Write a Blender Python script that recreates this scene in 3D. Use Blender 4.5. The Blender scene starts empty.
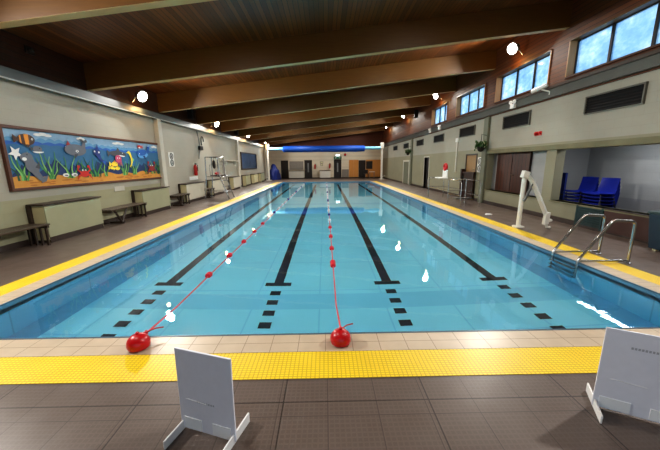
import bpy, bmesh, math, random
from mathutils import Vector, Matrix
random.seed(7)
S = bpy.context.scene
COL = S.collection
PI = math.pi

# ------------------------------------------------------------------ materials
class NT:
    """small helper for node graphs"""
    def __init__(s, name):
        s.m = bpy.data.materials.new(name); s.m.use_nodes = True
        s.t = s.m.node_tree; s.t.nodes.clear()
        s.out = s.t.nodes.new('ShaderNodeOutputMaterial')
        s.co = s.t.nodes.new('ShaderNodeTexCoord')
    def n(s, typ, **kw):
        x = s.t.nodes.new('ShaderNode' + typ)
        for k, v in kw.items():
            if k.startswith('_'): setattr(x, k[1:], v)
            else: s.set(x.inputs[k.replace('__', ' ')], v)
        return x
    def set(s, sock, v):
        if isinstance(v, bpy.types.NodeSocket): s.t.links.new(v, sock)
        else:
            if hasattr(sock.default_value, '__len__') and len(sock.default_value) == 4 and len(v) == 3: v = (*v, 1)
            sock.default_value = v
    def math(s, op, a, b=0.0):
        x = s.t.nodes.new('ShaderNodeMath'); x.operation = op
        s.set(x.inputs[0], a); s.set(x.inputs[1], b); return x.outputs[0]
    def mix(s, fac, a, b, mode='MIX'):
        x = s.t.nodes.new('ShaderNodeMix'); x.data_type = 'RGBA'; x.blend_type = mode
        s.set(x.inputs[0], fac); s.set(x.inputs[6], a); s.set(x.inputs[7], b); return x.outputs[2]
    def noise(s, scale, detail=3, vec=None, stretch=None):
        v = vec or s.co.outputs['Object']
        if stretch:
            mp = s.n('Mapping', Vector=v); mp.inputs['Scale'].default_value = stretch; v = mp.outputs[0]
        x = s.n('TexNoise', Vector=v, Scale=scale, Detail=float(detail)); return x.outputs['Fac']
    def ramp(s, fac, pts):
        x = s.t.nodes.new('ShaderNodeValToRGB'); s.set(x.inputs[0], fac)
        e = x.color_ramp.elements
        while len(e) < len(pts): e.new(0.5)
        for q, (p, c) in zip(e, pts):
            q.position = p; q.color = (*c, 1) if len(c) == 3 else c
        return x.outputs[0]
    def xyz(s):
        x = s.n('SeparateXYZ', Vector=s.co.outputs['Object']); return x.outputs[0], x.outputs[1], x.outputs[2]
    def bump(s, h, strength=0.3, dist=0.01):
        return s.n('Bump', Height=h, Strength=strength, Distance=dist).outputs[0]
    def bsdf(s, color, rough=0.6, metal=0.0, normal=None, **kw):
        b = s.n('BsdfPrincipled'); s.set(b.inputs['Base Color'], color); s.set(b.inputs['Roughness'], rough)
        s.set(b.inputs['Metallic'], metal)
        if normal is not None: s.set(b.inputs['Normal'], normal)
        for k, v in kw.items(): s.set(b.inputs[k.replace('__', ' ')], v)
        s.t.links.new(b.outputs[0], s.out.inputs[0]); return s.m
def srgb(r, g, b):
    f = lambda c: (c/255/12.92) if c/255 <= 0.04045 else ((c/255+0.055)/1.055)**2.4
    return (f(r), f(g), f(b))
def dk(c, k): return tuple(x*k for x in c)
def P(name, rgb, rough=0.6, var=0.12, scale=6, bump=0.0, metal=0.0, stretch=None, **kw):
    """painted / plastic / metal surface with slight procedural wear; rgb is sRGB 0-255"""
    t = NT(name); c = srgb(*rgb)
    f = t.noise(scale, 4, stretch=stretch)
    col = t.mix(f, dk(c, 1-var*1.6), tuple(min(1, x*(1+var*1.6)) for x in c))
    nm = t.bump(t.noise(scale*12, 2, stretch=stretch), bump, 0.004) if bump else None
    return t.bsdf(col, rough, metal, nm, **kw)
def emis(name, rgb, strength):
    t = NT(name); e = t.n('Emission', Color=(*rgb, 1), Strength=strength)
    t.t.links.new(e.outputs[0], t.out.inputs[0]); return t.m

def line_mask(t, coord, period, width, off=0.0):
    """1 on a thin line every `period`"""
    f = t.math('FRACT', t.math('DIVIDE', t.math('ADD', coord, off), period))
    return t.math('LESS_THAN', f, width/period)

def mat_deck():
    t = NT('brown_deck_matting'); x, y, z = t.xyz()
    base = t.mix(t.noise(1.3, 5), srgb(84, 73, 67), srgb(114, 101, 94))
    base = t.mix(t.math('MULTIPLY', t.noise(9, 4), 0.5), base, srgb(84, 68, 58))
    # moulded pattern of little raised squares, seams every 0.3 m
    gx = line_mask(t, x, 0.0333, 0.009); gy = line_mask(t, y, 0.0333, 0.009)
    g = t.math('MAXIMUM', gx, gy)
    sx = line_mask(t, x, 0.333, 0.006, .005); sy = line_mask(t, y, 0.333, 0.006, .005)
    s_ = t.math('MAXIMUM', sx, sy)
    big = t.math('MAXIMUM', line_mask(t, x, 0.999, 0.009, .31), line_mask(t, y, 0.999, .009, .22))
    col = t.mix(t.math('MULTIPLY', g, 0.15), base, srgb(128, 114, 106))
    col = t.mix(t.math('MULTIPLY', s_, 0.55), col, srgb(52, 42, 38))
    col = t.mix(t.math('MULTIPLY', big, 0.8), col, srgb(38, 30, 27))
    h = t.math('SUBTRACT', 1.0, t.math('MAXIMUM', g, s_))
    rg = t.math('ADD', 0.24, t.math('MULTIPLY', t.noise(3, 3), 0.24))
    return t.bsdf(col, rg, 0, t.bump(h, 0.35, 0.003))
def mat_yellow():
    t = NT('yellow_drain_grating'); x, y, z = t.xyz()
    col = t.mix(t.noise(3, 4), srgb(240, 200, 20), srgb(255, 226, 58))
    g = t.math('MAXIMUM', line_mask(t, x, 0.034, 0.009), line_mask(t, y, 0.026, 0.009))
    # fade of the gaps into a dark void
    col = t.mix(t.math('MULTIPLY', g, 0.42), col, srgb(126, 88, 10))
    h = t.math('SUBTRACT', 1.0, g)
    return t.bsdf(col, 0.38, 0, t.bump(h, 0.5, 0.004))
def mat_coping():
    t = NT('beige_coping_tile'); x, y, z = t.xyz()
    col = t.mix(t.noise(5, 4), srgb(178, 160, 138), srgb(204, 187, 164))
    g = t.math('MAXIMUM', line_mask(t, x, 0.243, 0.006, 0.02), line_mask(t, y, 0.138, 0.006, .0125))
    col = t.mix(t.math('MULTIPLY', g, 0.75), col, srgb(120, 98, 80))
    return t.bsdf(col, 0.35, 0, t.bump(t.math('SUBTRACT', 1.0, g), 0.4, 0.003))
def mat_pool():
    t = NT('pale_blue_pool_tile'); x, y, z = t.xyz()
    col = t.mix(t.noise(0.7, 3), srgb(132, 228, 255), srgb(150, 236, 255))
    g = t.math('MAXIMUM', line_mask(t, x, 0.99, 0.02, .12), line_mask(t, y, 1.25, 0.025, .35))
    g = t.math('MAXIMUM', g, line_mask(t, z, 0.25, 0.012))
    col = t.mix(t.math('MULTIPLY', g, 0.35), col, srgb(84, 182, 230))
    return t.bsdf(col, 0.4)
def mat_poolwall():
    t = NT('blue_pool_wall_tile'); x, y, z = t.xyz()
    col = t.mix(t.noise(1.2, 3), srgb(98, 184, 220), srgb(114, 196, 230))
    g = line_mask(t, y, 1.25, 0.02, .35)
    col = t.mix(t.math('MULTIPLY', g, 0.4), col, srgb(50, 120, 165))
    return t.bsdf(col, 0.4)
def mat_water():
    t = NT('clear_pool_water')
    h = t.noise(2.2, 3, stretch=(1, 0.6, 1))
    h2 = t.noise(9, 2)
    hh = t.math('ADD', h, t.math('MULTIPLY', h2, 0.10))
    nm = t.bump(hh, 0.09, 0.03)
    g = t.n('BsdfGlass', IOR=1.333, Roughness=0.0, Normal=nm); t.set(g.inputs['Color'], (0.97, 0.995, 1.0, 1))
    t.t.links.new(g.outputs[0], t.out.inputs[0]); return t.m
def mat_wall(name, upper, lower, split, lower_until=None):
    t = NT(name); x, y, z = t.xyz()
    f = t.math('GREATER_THAN', z, split)
    if lower_until is not None: f = t.math('MAXIMUM', f, t.math('GREATER_THAN', y, lower_until))
    col = t.mix(f, srgb(*lower), srgb(*upper))
    n = t.noise(1.1, 5, stretch=(1, 1, 1.6))
    col = t.mix(t.math('MULTIPLY', n, 0.5), col, t.mix(1.0, col, (0.62, 0.62, 0.58, 1), 'MULTIPLY'))
    gz = line_mask(t, z, 0.2, 0.008, .1)
    sh = t.math('MULTIPLY', t.math('FLOOR', t.math('DIVIDE', t.math('ADD', z, .1), 0.2)), 0.2)
    gy = line_mask(t, t.math('ADD', y, sh), 0.4, 0.008)
    g = t.math('MAXIMUM', gz, gy)
    col = t.mix(t.math('MULTIPLY', g, 0.14), col, dk(srgb(*lower), 0.5))
    hgt = t.math('ADD', t.math('MULTIPLY', g, -1.0), t.math('MULTIPLY', t.noise(30, 3), 0.5))
    return t.bsdf(col, 0.55, 0, t.bump(hgt, 0.25, 0.004))
def mat_planks(name, c1, c2, axis, period, rough=0.5, grain=(1, 1, 1)):
    """varnished boards; `axis` is the coordinate across the boards"""
    t = NT(name); o = dict(zip('xyz', t.xyz()))
    a = o[axis]
    idx = t.math('FLOOR', t.math('DIVIDE', a, period))
    wn = t.n('TexWhiteNoise', _noise_dimensions='1D'); t.set(wn.inputs['W'], idx)
    gr = t.noise(5, 5, stretch=grain)
    col = t.mix(wn.outputs['Value'], srgb(*c1), srgb(*c2))
    col = t.mix(t.math('MULTIPLY', gr, 0.7), col, dk(srgb(*c1), 0.6))
    g = line_mask(t, a, period, period*0.13)
    col = t.mix(g, col, dk(srgb(*c1), 0.2))
    return t.bsdf(col, rough, 0, t.bump(t.math('SUBTRACT', 1.0, g), 0.5, 0.006))
def mat_wood(name, c1, c2, grain=(1, 8, 8), rough=0.45):
    t = NT(name)
    f = t.noise(4, 6, stretch=grain)
    col = t.mix(f, srgb(*c1), srgb(*c2))
    return t.bsdf(col, rough, 0, t.bump(f, 0.08, 0.004))
def mat_pane():
    t = NT('hazy_daylit_pane'); x, y, z = t.xyz()
    big = t.noise(1.7, 4)
    cr = t.noise(4.5, 5, stretch=(1, 1.4, 2.4))
    f = t.math('ADD', t.math('MULTIPLY', big, 0.75), t.math('MULTIPLY', cr, 0.35))
    col = t.ramp(f, [(0.36, srgb(112, 160, 200)), (0.50, srgb(150, 194, 224)), (0.60, srgb(196, 222, 238)), (0.68, srgb(250, 253, 255))])
    tl = t.n('BsdfTranslucent'); t.set(tl.inputs[0], col)
    tr = t.n('BsdfTransparent'); t.set(tr.inputs[0], (0.62, 0.78, 0.92, 1))
    gl = t.n('BsdfGlossy', Roughness=0.1)
    m1 = t.n('MixShader'); m1.inputs[0].default_value = 0.25
    t.t.links.new(tl.outputs[0], m1.inputs[1]); t.t.links.new(tr.outputs[0], m1.inputs[2])
    m2 = t.n('MixShader'); m2.inputs[0].default_value = 0.05
    t.t.links.new(m1.outputs[0], m2.inputs[1]); t.t.links.new(gl.outputs[0], m2.inputs[2])
    t.t.links.new(m2.outputs[0], t.out.inputs[0]); return t.m

M = dict(
    deck=mat_deck(), yellow=mat_yellow(), coping=mat_coping(), pool=mat_pool(), poolwall=mat_poolwall(), water=mat_water(),
    lane=P('navy_lane_tile', (12, 32, 52), 0.4, .1), lip_shade=P('coping_lip_shade', (72, 100, 120), 0.4, .2),
    cove=P('shaded_floor_margin', (104, 180, 220), 0.4, .08),
    wall_l=mat_wall('painted_block_left', (176, 172, 160), (166, 164, 136), 0.95, 11.7),
    wall_r=mat_wall('painted_block_right', (162, 160, 148), (144, 142, 120), 2.12),
    wall_f=mat_wall('painted_block_far', (214, 204, 184), (206, 196, 174), 0.0),
    gallery=mat_wall('painted_gallery', (168, 170, 172), (150, 152, 156), 0.6),
    ceil=mat_planks('dark_ceiling_boards', (100, 54, 20), (156, 92, 40), 'x', 0.105, 0.34, (10, .5, 10)),
    wood_u=mat_planks('dark_upper_boards', (58, 34, 22), (78, 46, 28), 'z', 0.11, 0.4, (1, .6, 9)),
    wood_r=mat_planks('red_brown_upper_boards', (88, 46, 18), (126, 70, 28), 'z', 0.11, 0.62, (1, .6, 9)),
    gable=mat_planks('red_brown_gable_boards', (84, 42, 28), (104, 54, 34), 'z', 0.14, 0.6, (.6, 1, 9)),
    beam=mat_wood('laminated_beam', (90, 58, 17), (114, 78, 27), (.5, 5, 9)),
    beam_lit=mat_wood('lit_beam_underside', (206, 172, 120), (224, 192, 140), (.5, 5, 9)),
    jamb=mat_wood('pale_window_jamb', (170, 124, 74), (200, 156, 104), (6, 6, .8)),
    frame_w=P('dark_window_frame', (34, 30, 30), .5), pane=mat_pane(),
    trunk=P('grey_blue_steel_channel', (98, 106, 108), .4, .15, 2), trunk_lip=P('pale_channel_lip', (176, 180, 176), .4, .08),
    base=P('dark_brown_skirting', (56, 44, 38), .45, .15), pil_l=P('pale_painted_pilaster', (196, 194, 184), .5, .06),
    pil_r=P('green_grey_pilaster', (104, 108, 92), .6, .12), lintel=P('mossy_painted_lintel', (116, 114, 88), .7, .25, 2, .3),
    black=P('black_rubber', (18, 18, 20), .5), vent=P('dark_louvre', (7, 9, 13), .8, .2), ventf=P('grey_vent_surround', (92, 92, 84), .5),
    chan=P('olive_painted_panel', (162, 164, 136), .5, .06, 3), chan_side=P('cream_panel', (206, 200, 162), .5, .05), chan_w=P('pale_heater_panel', (204, 200, 184), .5, .05, 3),
    gatew=mat_wood('dark_gate_wood', (38, 20, 14), (58, 32, 22), (9, 9, .8)),
    dwood=mat_wood('dark_stained_wood', (44, 34, 28), (70, 56, 46), (9, .8, 9)), bench=mat_wood('grey_brown_bench_slats', (58, 48, 38), (84, 72, 58), (9, .7, 9)),
    steel=P('stainless_tube', (190, 192, 194), .22, .06, 4, 0, 1.0), steel_d=P('dull_steel_tube', (120, 122, 122), .35, .1, 4, 0, .9),
    white=P('white_plastic', (226, 228, 226), .4, .04), whitep=P('white_painted_steel', (222, 222, 214), .35, .05),
    board=P('white_foam_board', (226, 226, 236), .5, .03, 20, .05), boardf=P('white_board_foot', (232, 232, 232), .5, .03),
    tab=P('board_slot_edge', (238, 238, 240), .5, .02), pencil=P('faint_grey_print', (176, 176, 184), .6, .05),
    red=P('red_gloss_plastic', (188, 16, 26), .32, .06, 5), rope=P('red_lane_rope', (196, 60, 70), .6, .2, 40), redf=P('red_float_plastic', (204, 22, 44), .3, .05),
    whitef=P('white_float_plastic', (228, 234, 238), .3, .04), bluef=P('blue_float_plastic', (40, 70, 150), .3, .05),
    cover=P('royal_blue_pool_cover', (16, 80, 176), .45, .08, 3), tube=P('pale_blue_roller_tube', (120, 190, 226), .3, .05), tarp=P('navy_tarpaulin', (24, 44, 116), .5, .2, 4, .3),
    chair=P('blue_moulded_plastic', (16, 34, 136), .4, .08, 5), chairleg=P('black_chair_leg', (24, 24, 30), .4), mat_blue=P('blue_foam_mat', (30, 52, 128), .7, .1),
    shutter=mat_planks('brown_shutter_boards', (74, 40, 28), (92, 52, 36), 'y', 0.19, .45, (9, 9, .6)), teal=P('dark_teal_slats', (24, 56, 58), .6, .15), brownp=P('dull_brown_board', (66, 40, 34), .6, .15),
    oak=mat_wood('honey_oak_veneer', (176, 116, 52), (206, 148, 80), (8, 8, .7)), tan=mat_wood('tan_door_veneer', (134, 104, 62), (156, 124, 80), (8, 8, .6)),
    ddoor=P('dark_door_paint', (30, 26, 26), .35), dgrey=P('grey_dado_panel', (128, 122, 114), .5), green=P('green_sign_plastic', (8, 96, 62), .4),
    leaf=P('glossy_leaf', (46, 92, 40), .5, .35, 12), flower=P('pale_blossom', (206, 210, 176), .5, .1), basket=P('dark_wicker', (30, 30, 24), .8, .3, 30),
    alarm=P('red_alarm_plastic', (172, 26, 22), .35), brass=P('dull_metal', (140, 130, 110), .35, .1, 4, 0, .8), grey=P('grey_plastic', (120, 122, 122), .5),
    lens=emis('lit_floodlight_lens', (1.0, 0.96, 0.88), 26), signlit=emis('lit_sign_lens', (0.95, 1, 1), 3.0),
)
# ------------------------------------------------------------------ mesh building
class MB:
    def __init__(s): s.v, s.f, s.mi, s.k = [], [], [], 0
    def add(s, vs, fs, k=None):
        b = len(s.v); s.v += [Vector(p) for p in vs]
        for f in fs: s.f.append([b+i for i in f]); s.mi.append(s.k if k is None else k)
        return s
    def box(s, x0, x1, y0, y1, z0, z1, k=None, rot=None, piv=None):
        vs = [Vector((x, y, z)) for x in (x0, x1) for y in (y0, y1) for z in (z0, z1)]
        if rot is not None:
            c = Vector(piv) if piv else Vector(((x0+x1)/2, (y0+y1)/2, (z0+z1)/2))
            vs = [c + rot @ (p-c) for p in vs]
        return s.add(vs, [(0, 1, 3, 2), (4, 6, 7, 5), (0, 4, 5, 1), (2, 3, 7, 6), (0, 2, 6, 4), (1, 5, 7, 3)], k)
    def obox(s, c, ax, ay, az, k=None):
        """box from centre and three half-axis vectors"""
        c, ax, ay, az = map(Vector, (c, ax, ay, az))
        vs = [c+ax*i+ay*j+az*l for i in (-1, 1) for j in (-1, 1) for l in (-1, 1)]
        return s.add(vs, [(0, 1, 3, 2), (4, 6, 7, 5), (0, 4, 5, 1), (2, 3, 7, 6), (0, 2, 6, 4), (1, 5, 7, 3)], k)
    def tube(s, pts, r, n=10, k=None, closed=False):
        pts = [Vector(p) for p in pts]; N = len(pts)
        rs = r if isinstance(r, (list, tuple)) else [r]*N
        rings = []; prev = None
        for i, p in enumerate(pts):
            if closed: d = pts[(i+1) % N]-pts[i-1]
            else: d = (pts[min(i+1, N-1)]-pts[max(i-1, 0)])
            d.normalize()
            if prev is None:
                a = Vector((0, 0, 1)) if abs(d.z) < .9 else Vector((1, 0, 0))
                u = d.cross(a).normalized()
            else:
                u = (prev - d*prev.dot(d)).normalized()
            prev = u; w = d.cross(u)
            rings.append([p+(u*math.cos(2*PI*j/n)+w*math.sin(2*PI*j/n))*rs[i] for j in range(n)])
        b = len(s.v); vs = [q for rg in rings for q in rg]; fs = []
        for i in range(N if closed else N-1):
            a, c = i*n, ((i+1) % N)*n
            for j in range(n): fs.append((a+j, a+(j+1) % n, c+(j+1) % n, c+j))
        if not closed: fs += [tuple(range(n))[::-1], tuple((N-1)*n+j for j in range(n))]
        return s.add(vs, fs, k)
    def lathe(s, prof, c, n=20, k=None, axis='z'):
        c = Vector(c); vs = []; fs = []
        for r, h in prof:
            for j in range(n):
                a = 2*PI*j/n; q = (r*math.cos(a), r*math.sin(a), h)
                if axis == 'y': q = (q[0], q[2], q[1])
                elif axis == 'x': q = (q[2], q[0], q[1])
                elif not isinstance(axis, str): q = axis @ Vector(q)
                vs.append(c+Vector(q))
        for i in range(len(prof)-1):
            for j in range(n): fs.append((i*n+j, i*n+(j+1) % n, (i+1)*n+(j+1) % n, (i+1)*n+j))
        fs += [tuple(range(n))[::-1], tuple((len(prof)-1)*n+j for j in range(n))]
        return s.add(vs, fs, k)
    def prism(s, poly, fn, t0, t1, k=None):
        """poly: 2-D outline; fn(a,b,t) -> point"""
        n = len(poly)
        vs = [fn(a, b, t0) for a, b in poly]+[fn(a, b, t1) for a, b in poly]
        fs = [tuple(range(n))[::-1], tuple(n+i for i in range(n))]+[(i, (i+1) % n, n+(i+1) % n, n+i) for i in range(n)]
        return s.add(vs, fs, k)
    def flat(s, poly, fn, t, k=None):
        return s.add([fn(a, b, t) for a, b in poly], [tuple(range(len(poly)))], k)
    def build(s, name, mats, parent=None, bevel=0.0, smooth=True, **props):
        if not isinstance(mats, (list, tuple)): mats = [mats]
        o0 = ORG.get(parent.name, Vector((0, 0, 0))) if parent else Vector((0, 0, 0))
        me = bpy.data.meshes.new(name)
        me.from_pydata([v-o0 for v in s.v], [], s.f); me.update()
        for m in mats: me.materials.append(m)
        for p, k in zip(me.polygons, s.mi): p.material_index = k
        bm = bmesh.new(); bm.from_mesh(me); bmesh.ops.recalc_face_normals(bm, faces=bm.faces); bm.to_mesh(me); bm.free()
        if smooth:
            me.polygons.foreach_set('use_smooth', [True]*len(me.polygons)); me.set_sharp_from_angle(angle=math.radians(38))
        o = bpy.data.objects.new(name, me); COL.objects.link(o)
        if parent: o.parent = parent; ORG[o.name] = o0
        if bevel:
            b = o.modifiers.new('edge', 'BEVEL'); b.width = bevel; b.segments = 2; b.limit_method = 'ANGLE'
        for k, v in props.items(): o[k] = v
        return o
ORG = {}
def thing(name, label, cat, loc=(0, 0, 0), group=None):
    o = bpy.data.objects.new(name, None); COL.objects.link(o); o.empty_display_size = .1
    o.location = loc; ORG[o.name] = Vector(loc); o['label'] = label; o['category'] = cat
    if group: o['group'] = group
    return o
def tag(o, label, cat, group=None):
    o['label'] = label; o['category'] = cat
    if group: o['group'] = group
    return o
def struct(name, mb, m, parent=None, **kw):
    o = mb.build(name, m, parent, **kw)
    if parent is None: o['kind'] = 'structure'
    return o
def copy_tree(o, parent=None):
    c = o.copy(); COL.objects.link(c)
    if parent: c.parent = parent
    for ch in list(o.children): copy_tree(ch, c)
    return c
def rz(a): return Matrix.Rotation(a, 3, 'Z')

# ------------------------------------------------------------------ dimensions (metres; x across, y along the pool, z up)
WL, WR, YF, YB = -6.2, 6.35, 34.0, -3.0
PL, PR, PN, PF = -3.84, 4.07, 2.61, 27.6
roof_b = lambda x: 4.26+.115*x      # underside of beams
roof_t = lambda x: 4.91+.115*x      # underside of boards
BEAMS = [1.70+3.45*i for i in range(10)]

def ring(outer, inner, z0, z1):
    (a0, a1, b0, b1), (c0, c1, d0, d1) = outer, inner
    m = MB()
    for r in ((a0, a1, b0, d0), (a0, a1, d1, b1), (a0, c0, d0, d1), (c1, a1, d0, d1)):
        m.box(r[0], r[1], r[2], r[3], z0, z1)
    return m
# deck, grating, coping ------------------------------------------------------------
C1, C2 = .272, .60
cop = (PL-C1, PR+C1, PN-C1, PF+C1)
yel = (PL-C2, PR+C2, PN-C2, PF+C1)
struct('floor', ring((-6.5, 8.8, YB, YF+.5), yel, -.25, 0), M['deck'], smooth=False)
struct('drain_grating', ring(yel, cop, -.2, .004), M['yellow'], smooth=False)
struct('pool_coping', ring(cop, (PL, PR, PN, PF), -.2, .006), M['coping'], smooth=False)
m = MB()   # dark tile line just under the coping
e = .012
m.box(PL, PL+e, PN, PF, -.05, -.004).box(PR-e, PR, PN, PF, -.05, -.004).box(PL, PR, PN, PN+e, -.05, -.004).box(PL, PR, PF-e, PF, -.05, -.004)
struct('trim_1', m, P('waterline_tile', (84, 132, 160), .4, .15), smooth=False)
struct('trim_coping_shade', ring((PL-.004, PR+.004, PN-.004, PF+.004), (PL+.012, PR-.012, PN+.014, PF-.012), -.006, .010), M['lip_shade'], smooth=False)  # dark strip coloured in for the shade under the coping's overhang
# basin: the floor slopes from the shallow end near us to the deep end
ZW = -.055
fz = lambda y: -.95-(y-PN)/(PF-PN)*.65
m = MB()
fn = lambda a, b, t: (a, b, fz(b)+t)
m.flat([(PL, PN), (PR, PN), (PR, PF), (PL, PF)], fn, 0, 0)
SHADE_W = .34
for x0, x1 in ((PL, PL+SHADE_W), (PR-SHADE_W, PR)): m.flat([(x0, PN), (x1, PN), (x1, PF), (x0, PF)], fn, .002, 2)  # darker blue stands in for the pool edge's shadow on the floor
LX = [-2.70, -.83, 1.05, 2.90]
LW = .082
for x in LX:
    m.flat([(x-LW, 4.95), (x+LW, 4.95), (x+LW, 26.3), (x-LW, 26.3)], fn, .004, 1)
    m.flat([(x-.22, 4.83), (x+.22, 4.83), (x+.22, 4.96), (x-.22, 4.96)], fn, .004, 1)
    y = 4.64
    while y > 2.8:
        m.flat([(x-LW, y-.14), (x+LW, y-.14), (x+LW, y), (x-LW, y)], fn, .004, 1)
        y -= .30
struct('pool_floor', m, [M['pool'], M['lane'], M['cove']], smooth=False)
m = MB()
for x in (PL, PR): m.add([(x, PN, 0), (x, PF, 0), (x, PF, fz(PF)), (x, PN, fz(PN))], [(0, 1, 2, 3)])
for y in (PN, PF): m.add([(PL, y, 0), (PR, y, 0), (PR, y, fz(y)), (PL, y, fz(y))], [(0, 1, 2, 3)])
struct('pool_wall', m, M['poolwall'], smooth=False)
m = MB().add([(PL, PN, ZW), (PR, PN, ZW), (PR, PF, ZW), (PL, PF, ZW)], [(0, 1, 2, 3)])
struct('water', m, M['water'], smooth=False)

# walls ---------------------------------------------------------------------------
def holed(m, x0, x1, y0, y1, z0, z1, holes):
    ys = sorted({y0, y1, *[h[0] for h in holes], *[h[1] for h in holes]}); ys = [y for y in ys if y0 <= y <= y1]
    for a, b in zip(ys, ys[1:]):
        zs = [(z0, z1)]
        for h in holes:
            if h[0] < b-1e-6 and h[1] > a+1e-6:
                nz = []
                for p, q in zs:
                    if h[2] > p: nz.append((p, min(q, h[2])))
                    if h[3] < q: nz.append((max(p, h[3]), q))
                zs = nz
        for p, q in zs:
            if q-p > 1e-4: m.box(x0, x1, a, b, p, q)
    return m
CZ = 3.30
struct('wall_left', MB().box(WL-.25, WL, YB, YF, 0, CZ), M['wall_l'], smooth=False)
RECESS1, RECESS2 = (8.75, 11.92, .54, 1.92), (2.2, 8.37, .54, 1.92)
DOORS_R = [(12.80, 13.70, 0, 1.90), (18.64, 19.52, 0, 1.93)]
struct('wall_right', holed(MB(), WR, WR+.25, YB, YF, 0, CZ, [RECESS1, RECESS2]+DOORS_R), M['wall_r'], smooth=False)
# upper timber walls
m = MB()
m.add([(WL, YB, CZ), (WL, YF, CZ), (WL, YF, 4.3), (WL, YB, 4.3), (WL-.25, YB, CZ), (WL-.25, YF, CZ), (WL-.25, YF, 4.3), (WL-.25, YB, 4.3)],
      [(0, 1, 2, 3), (4, 7, 6, 5), (0, 4, 5, 1), (3, 2, 6, 7), (0, 3, 7, 4), (1, 5, 6, 2)])
struct('wall_left_upper', m, M['wood_u'], smooth=False)
WIN = [(BEAMS[0]+.28, BEAMS[1]-.25), (5.45, 8.42), (9.05, 11.78), (12.58, 15.2), (16.3, 18.6)]
WZ0, WZ1 = 3.74, 4.66
holes = [(a, b, WZ0, WZ1) for a, b in WIN]
struct('wall_right_upper', holed(MB(), WR, WR+.3, YB, YF, CZ, 5.70, holes), M['wood_r'], smooth=False)
for i, (a, b) in enumerate(WIN):
    fr = struct('window_%d' % (i+1), MB().box(WR+.17, WR+.24, a, b, WZ0, WZ0+.05).box(WR+.17, WR+.24, a, b, WZ1-.05, WZ1)
                .box(WR+.17, WR+.24, a, a+.05, WZ0+.05, WZ1-.05).box(WR+.17, WR+.24, b-.05, b, WZ0+.05, WZ1-.05), M['frame_w'], smooth=False)
    n = 3; w = (b-a-.1)/n
    for j in range(n):
        p0 = a+.05+j*w; p1 = p0+w
        MB().add([(WR+.205, p0, WZ0+.05), (WR+.205, p1, WZ0+.05), (WR+.205, p1, WZ1-.05), (WR+.205, p0, WZ1-.05)], [(0, 1, 2, 3)]).build('pane', M['pane'], fr, smooth=False)
        if j: MB().box(WR+.17, WR+.24, p0-.03, p0+.03, WZ0+.05, WZ1-.05).build('mullion', M['frame_w'], fr, smooth=False)
    # boxed timber surround
    MB().box(WR-.02, WR+.17, b-.03, b, WZ0, WZ1).box(WR-.02, WR+.17, a, a+.03, WZ0, WZ1).build('jamb', M['jamb'], fr, smooth=False)
    MB().box(WR-.02, WR+.17, a, b, WZ1-.03, WZ1).build('head_board', M['beam'], fr, smooth=False)
    MB().box(WR-.05, WR+.17, a, b, WZ0-.02, WZ0+.02).build('sill', M['wood_r'], fr, smooth=False)
m = MB()
for a in ((WL-.25, -2.4, 0, 5.7), (-2.4, 3.4, 0, .3), (-2.4, 3.4, 1.9, 5.7), (3.4, WR+.3, 0, 5.7)): m.box(a[0], a[1], YB-.2, YB, a[2], a[3])
struct('wall_back', m, M['wall_l'], smooth=False)
# far wall: painted block below, timber gable above
FD = [(-4.9, -4.08, 2.0), (-2.3, -1.45, 2.02), (.97, 1.80, 2.08), (4.1 - .38, 4.5, 1.95)]
m = MB(); xs = [WL-.25]
for a, b, h in FD:
    m.box(xs[-1], a, YF, YF+.25, 0, 3.45); m.box(a, b, YF, YF+.25, h, 3.45); xs.append(b)
m.box(xs[-1], 8.8, YF, YF+.25, 0, 3.45)
struct('wall_far', m, M['wall_f'], smooth=False)
m = MB().add([(WL-.25, YF, 3.45), (WR+.5, YF, 3.45), (WR+.5, YF, 5.75), (WL-.25, YF, 4.25)], [(0, 1, 2, 3)])
struct('wall_far_upper', m, M['gable'], smooth=False)
struct('trim_2', MB().box(.30, .36, YF-.04, YF, 3.45, roof_b(.3)), M['dwood'], smooth=False)
# roof boards and beams
m = MB()
x0, x1 = WL-.3, WR+.6
m.add([(x, y, roof_t(x)+t) for x in (x0, x1) for y in (YB, YF+.3) for t in (0, .12)],
      [(0, 1, 3, 2), (4, 6, 7, 5), (0, 4, 5, 1), (2, 3, 7, 6), (0, 2, 6, 4), (1, 5, 7, 3)])
struct('ceiling', m, M['ceil'], smooth=False)
for y in BEAMS:
    m = MB(); t = .09
    m.add([(x, yy, f(x)) for x in (WL-.02, WR+.02) for yy in (y-t, y+t) for f in (roof_b, roof_t)],
          [(0, 1, 3, 2), (4, 6, 7, 5), (0, 4, 5, 1), (2, 3, 7, 6), (0, 2, 6, 4), (1, 5, 7, 3)])
    m.mi[-2:] = [0, 0]; m.mi[4] = 1  # underside coloured paler in place of light bounced up from below
    struct('beam', m, [M['beam'], M['beam_lit']], bevel=.012, smooth=False)
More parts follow.
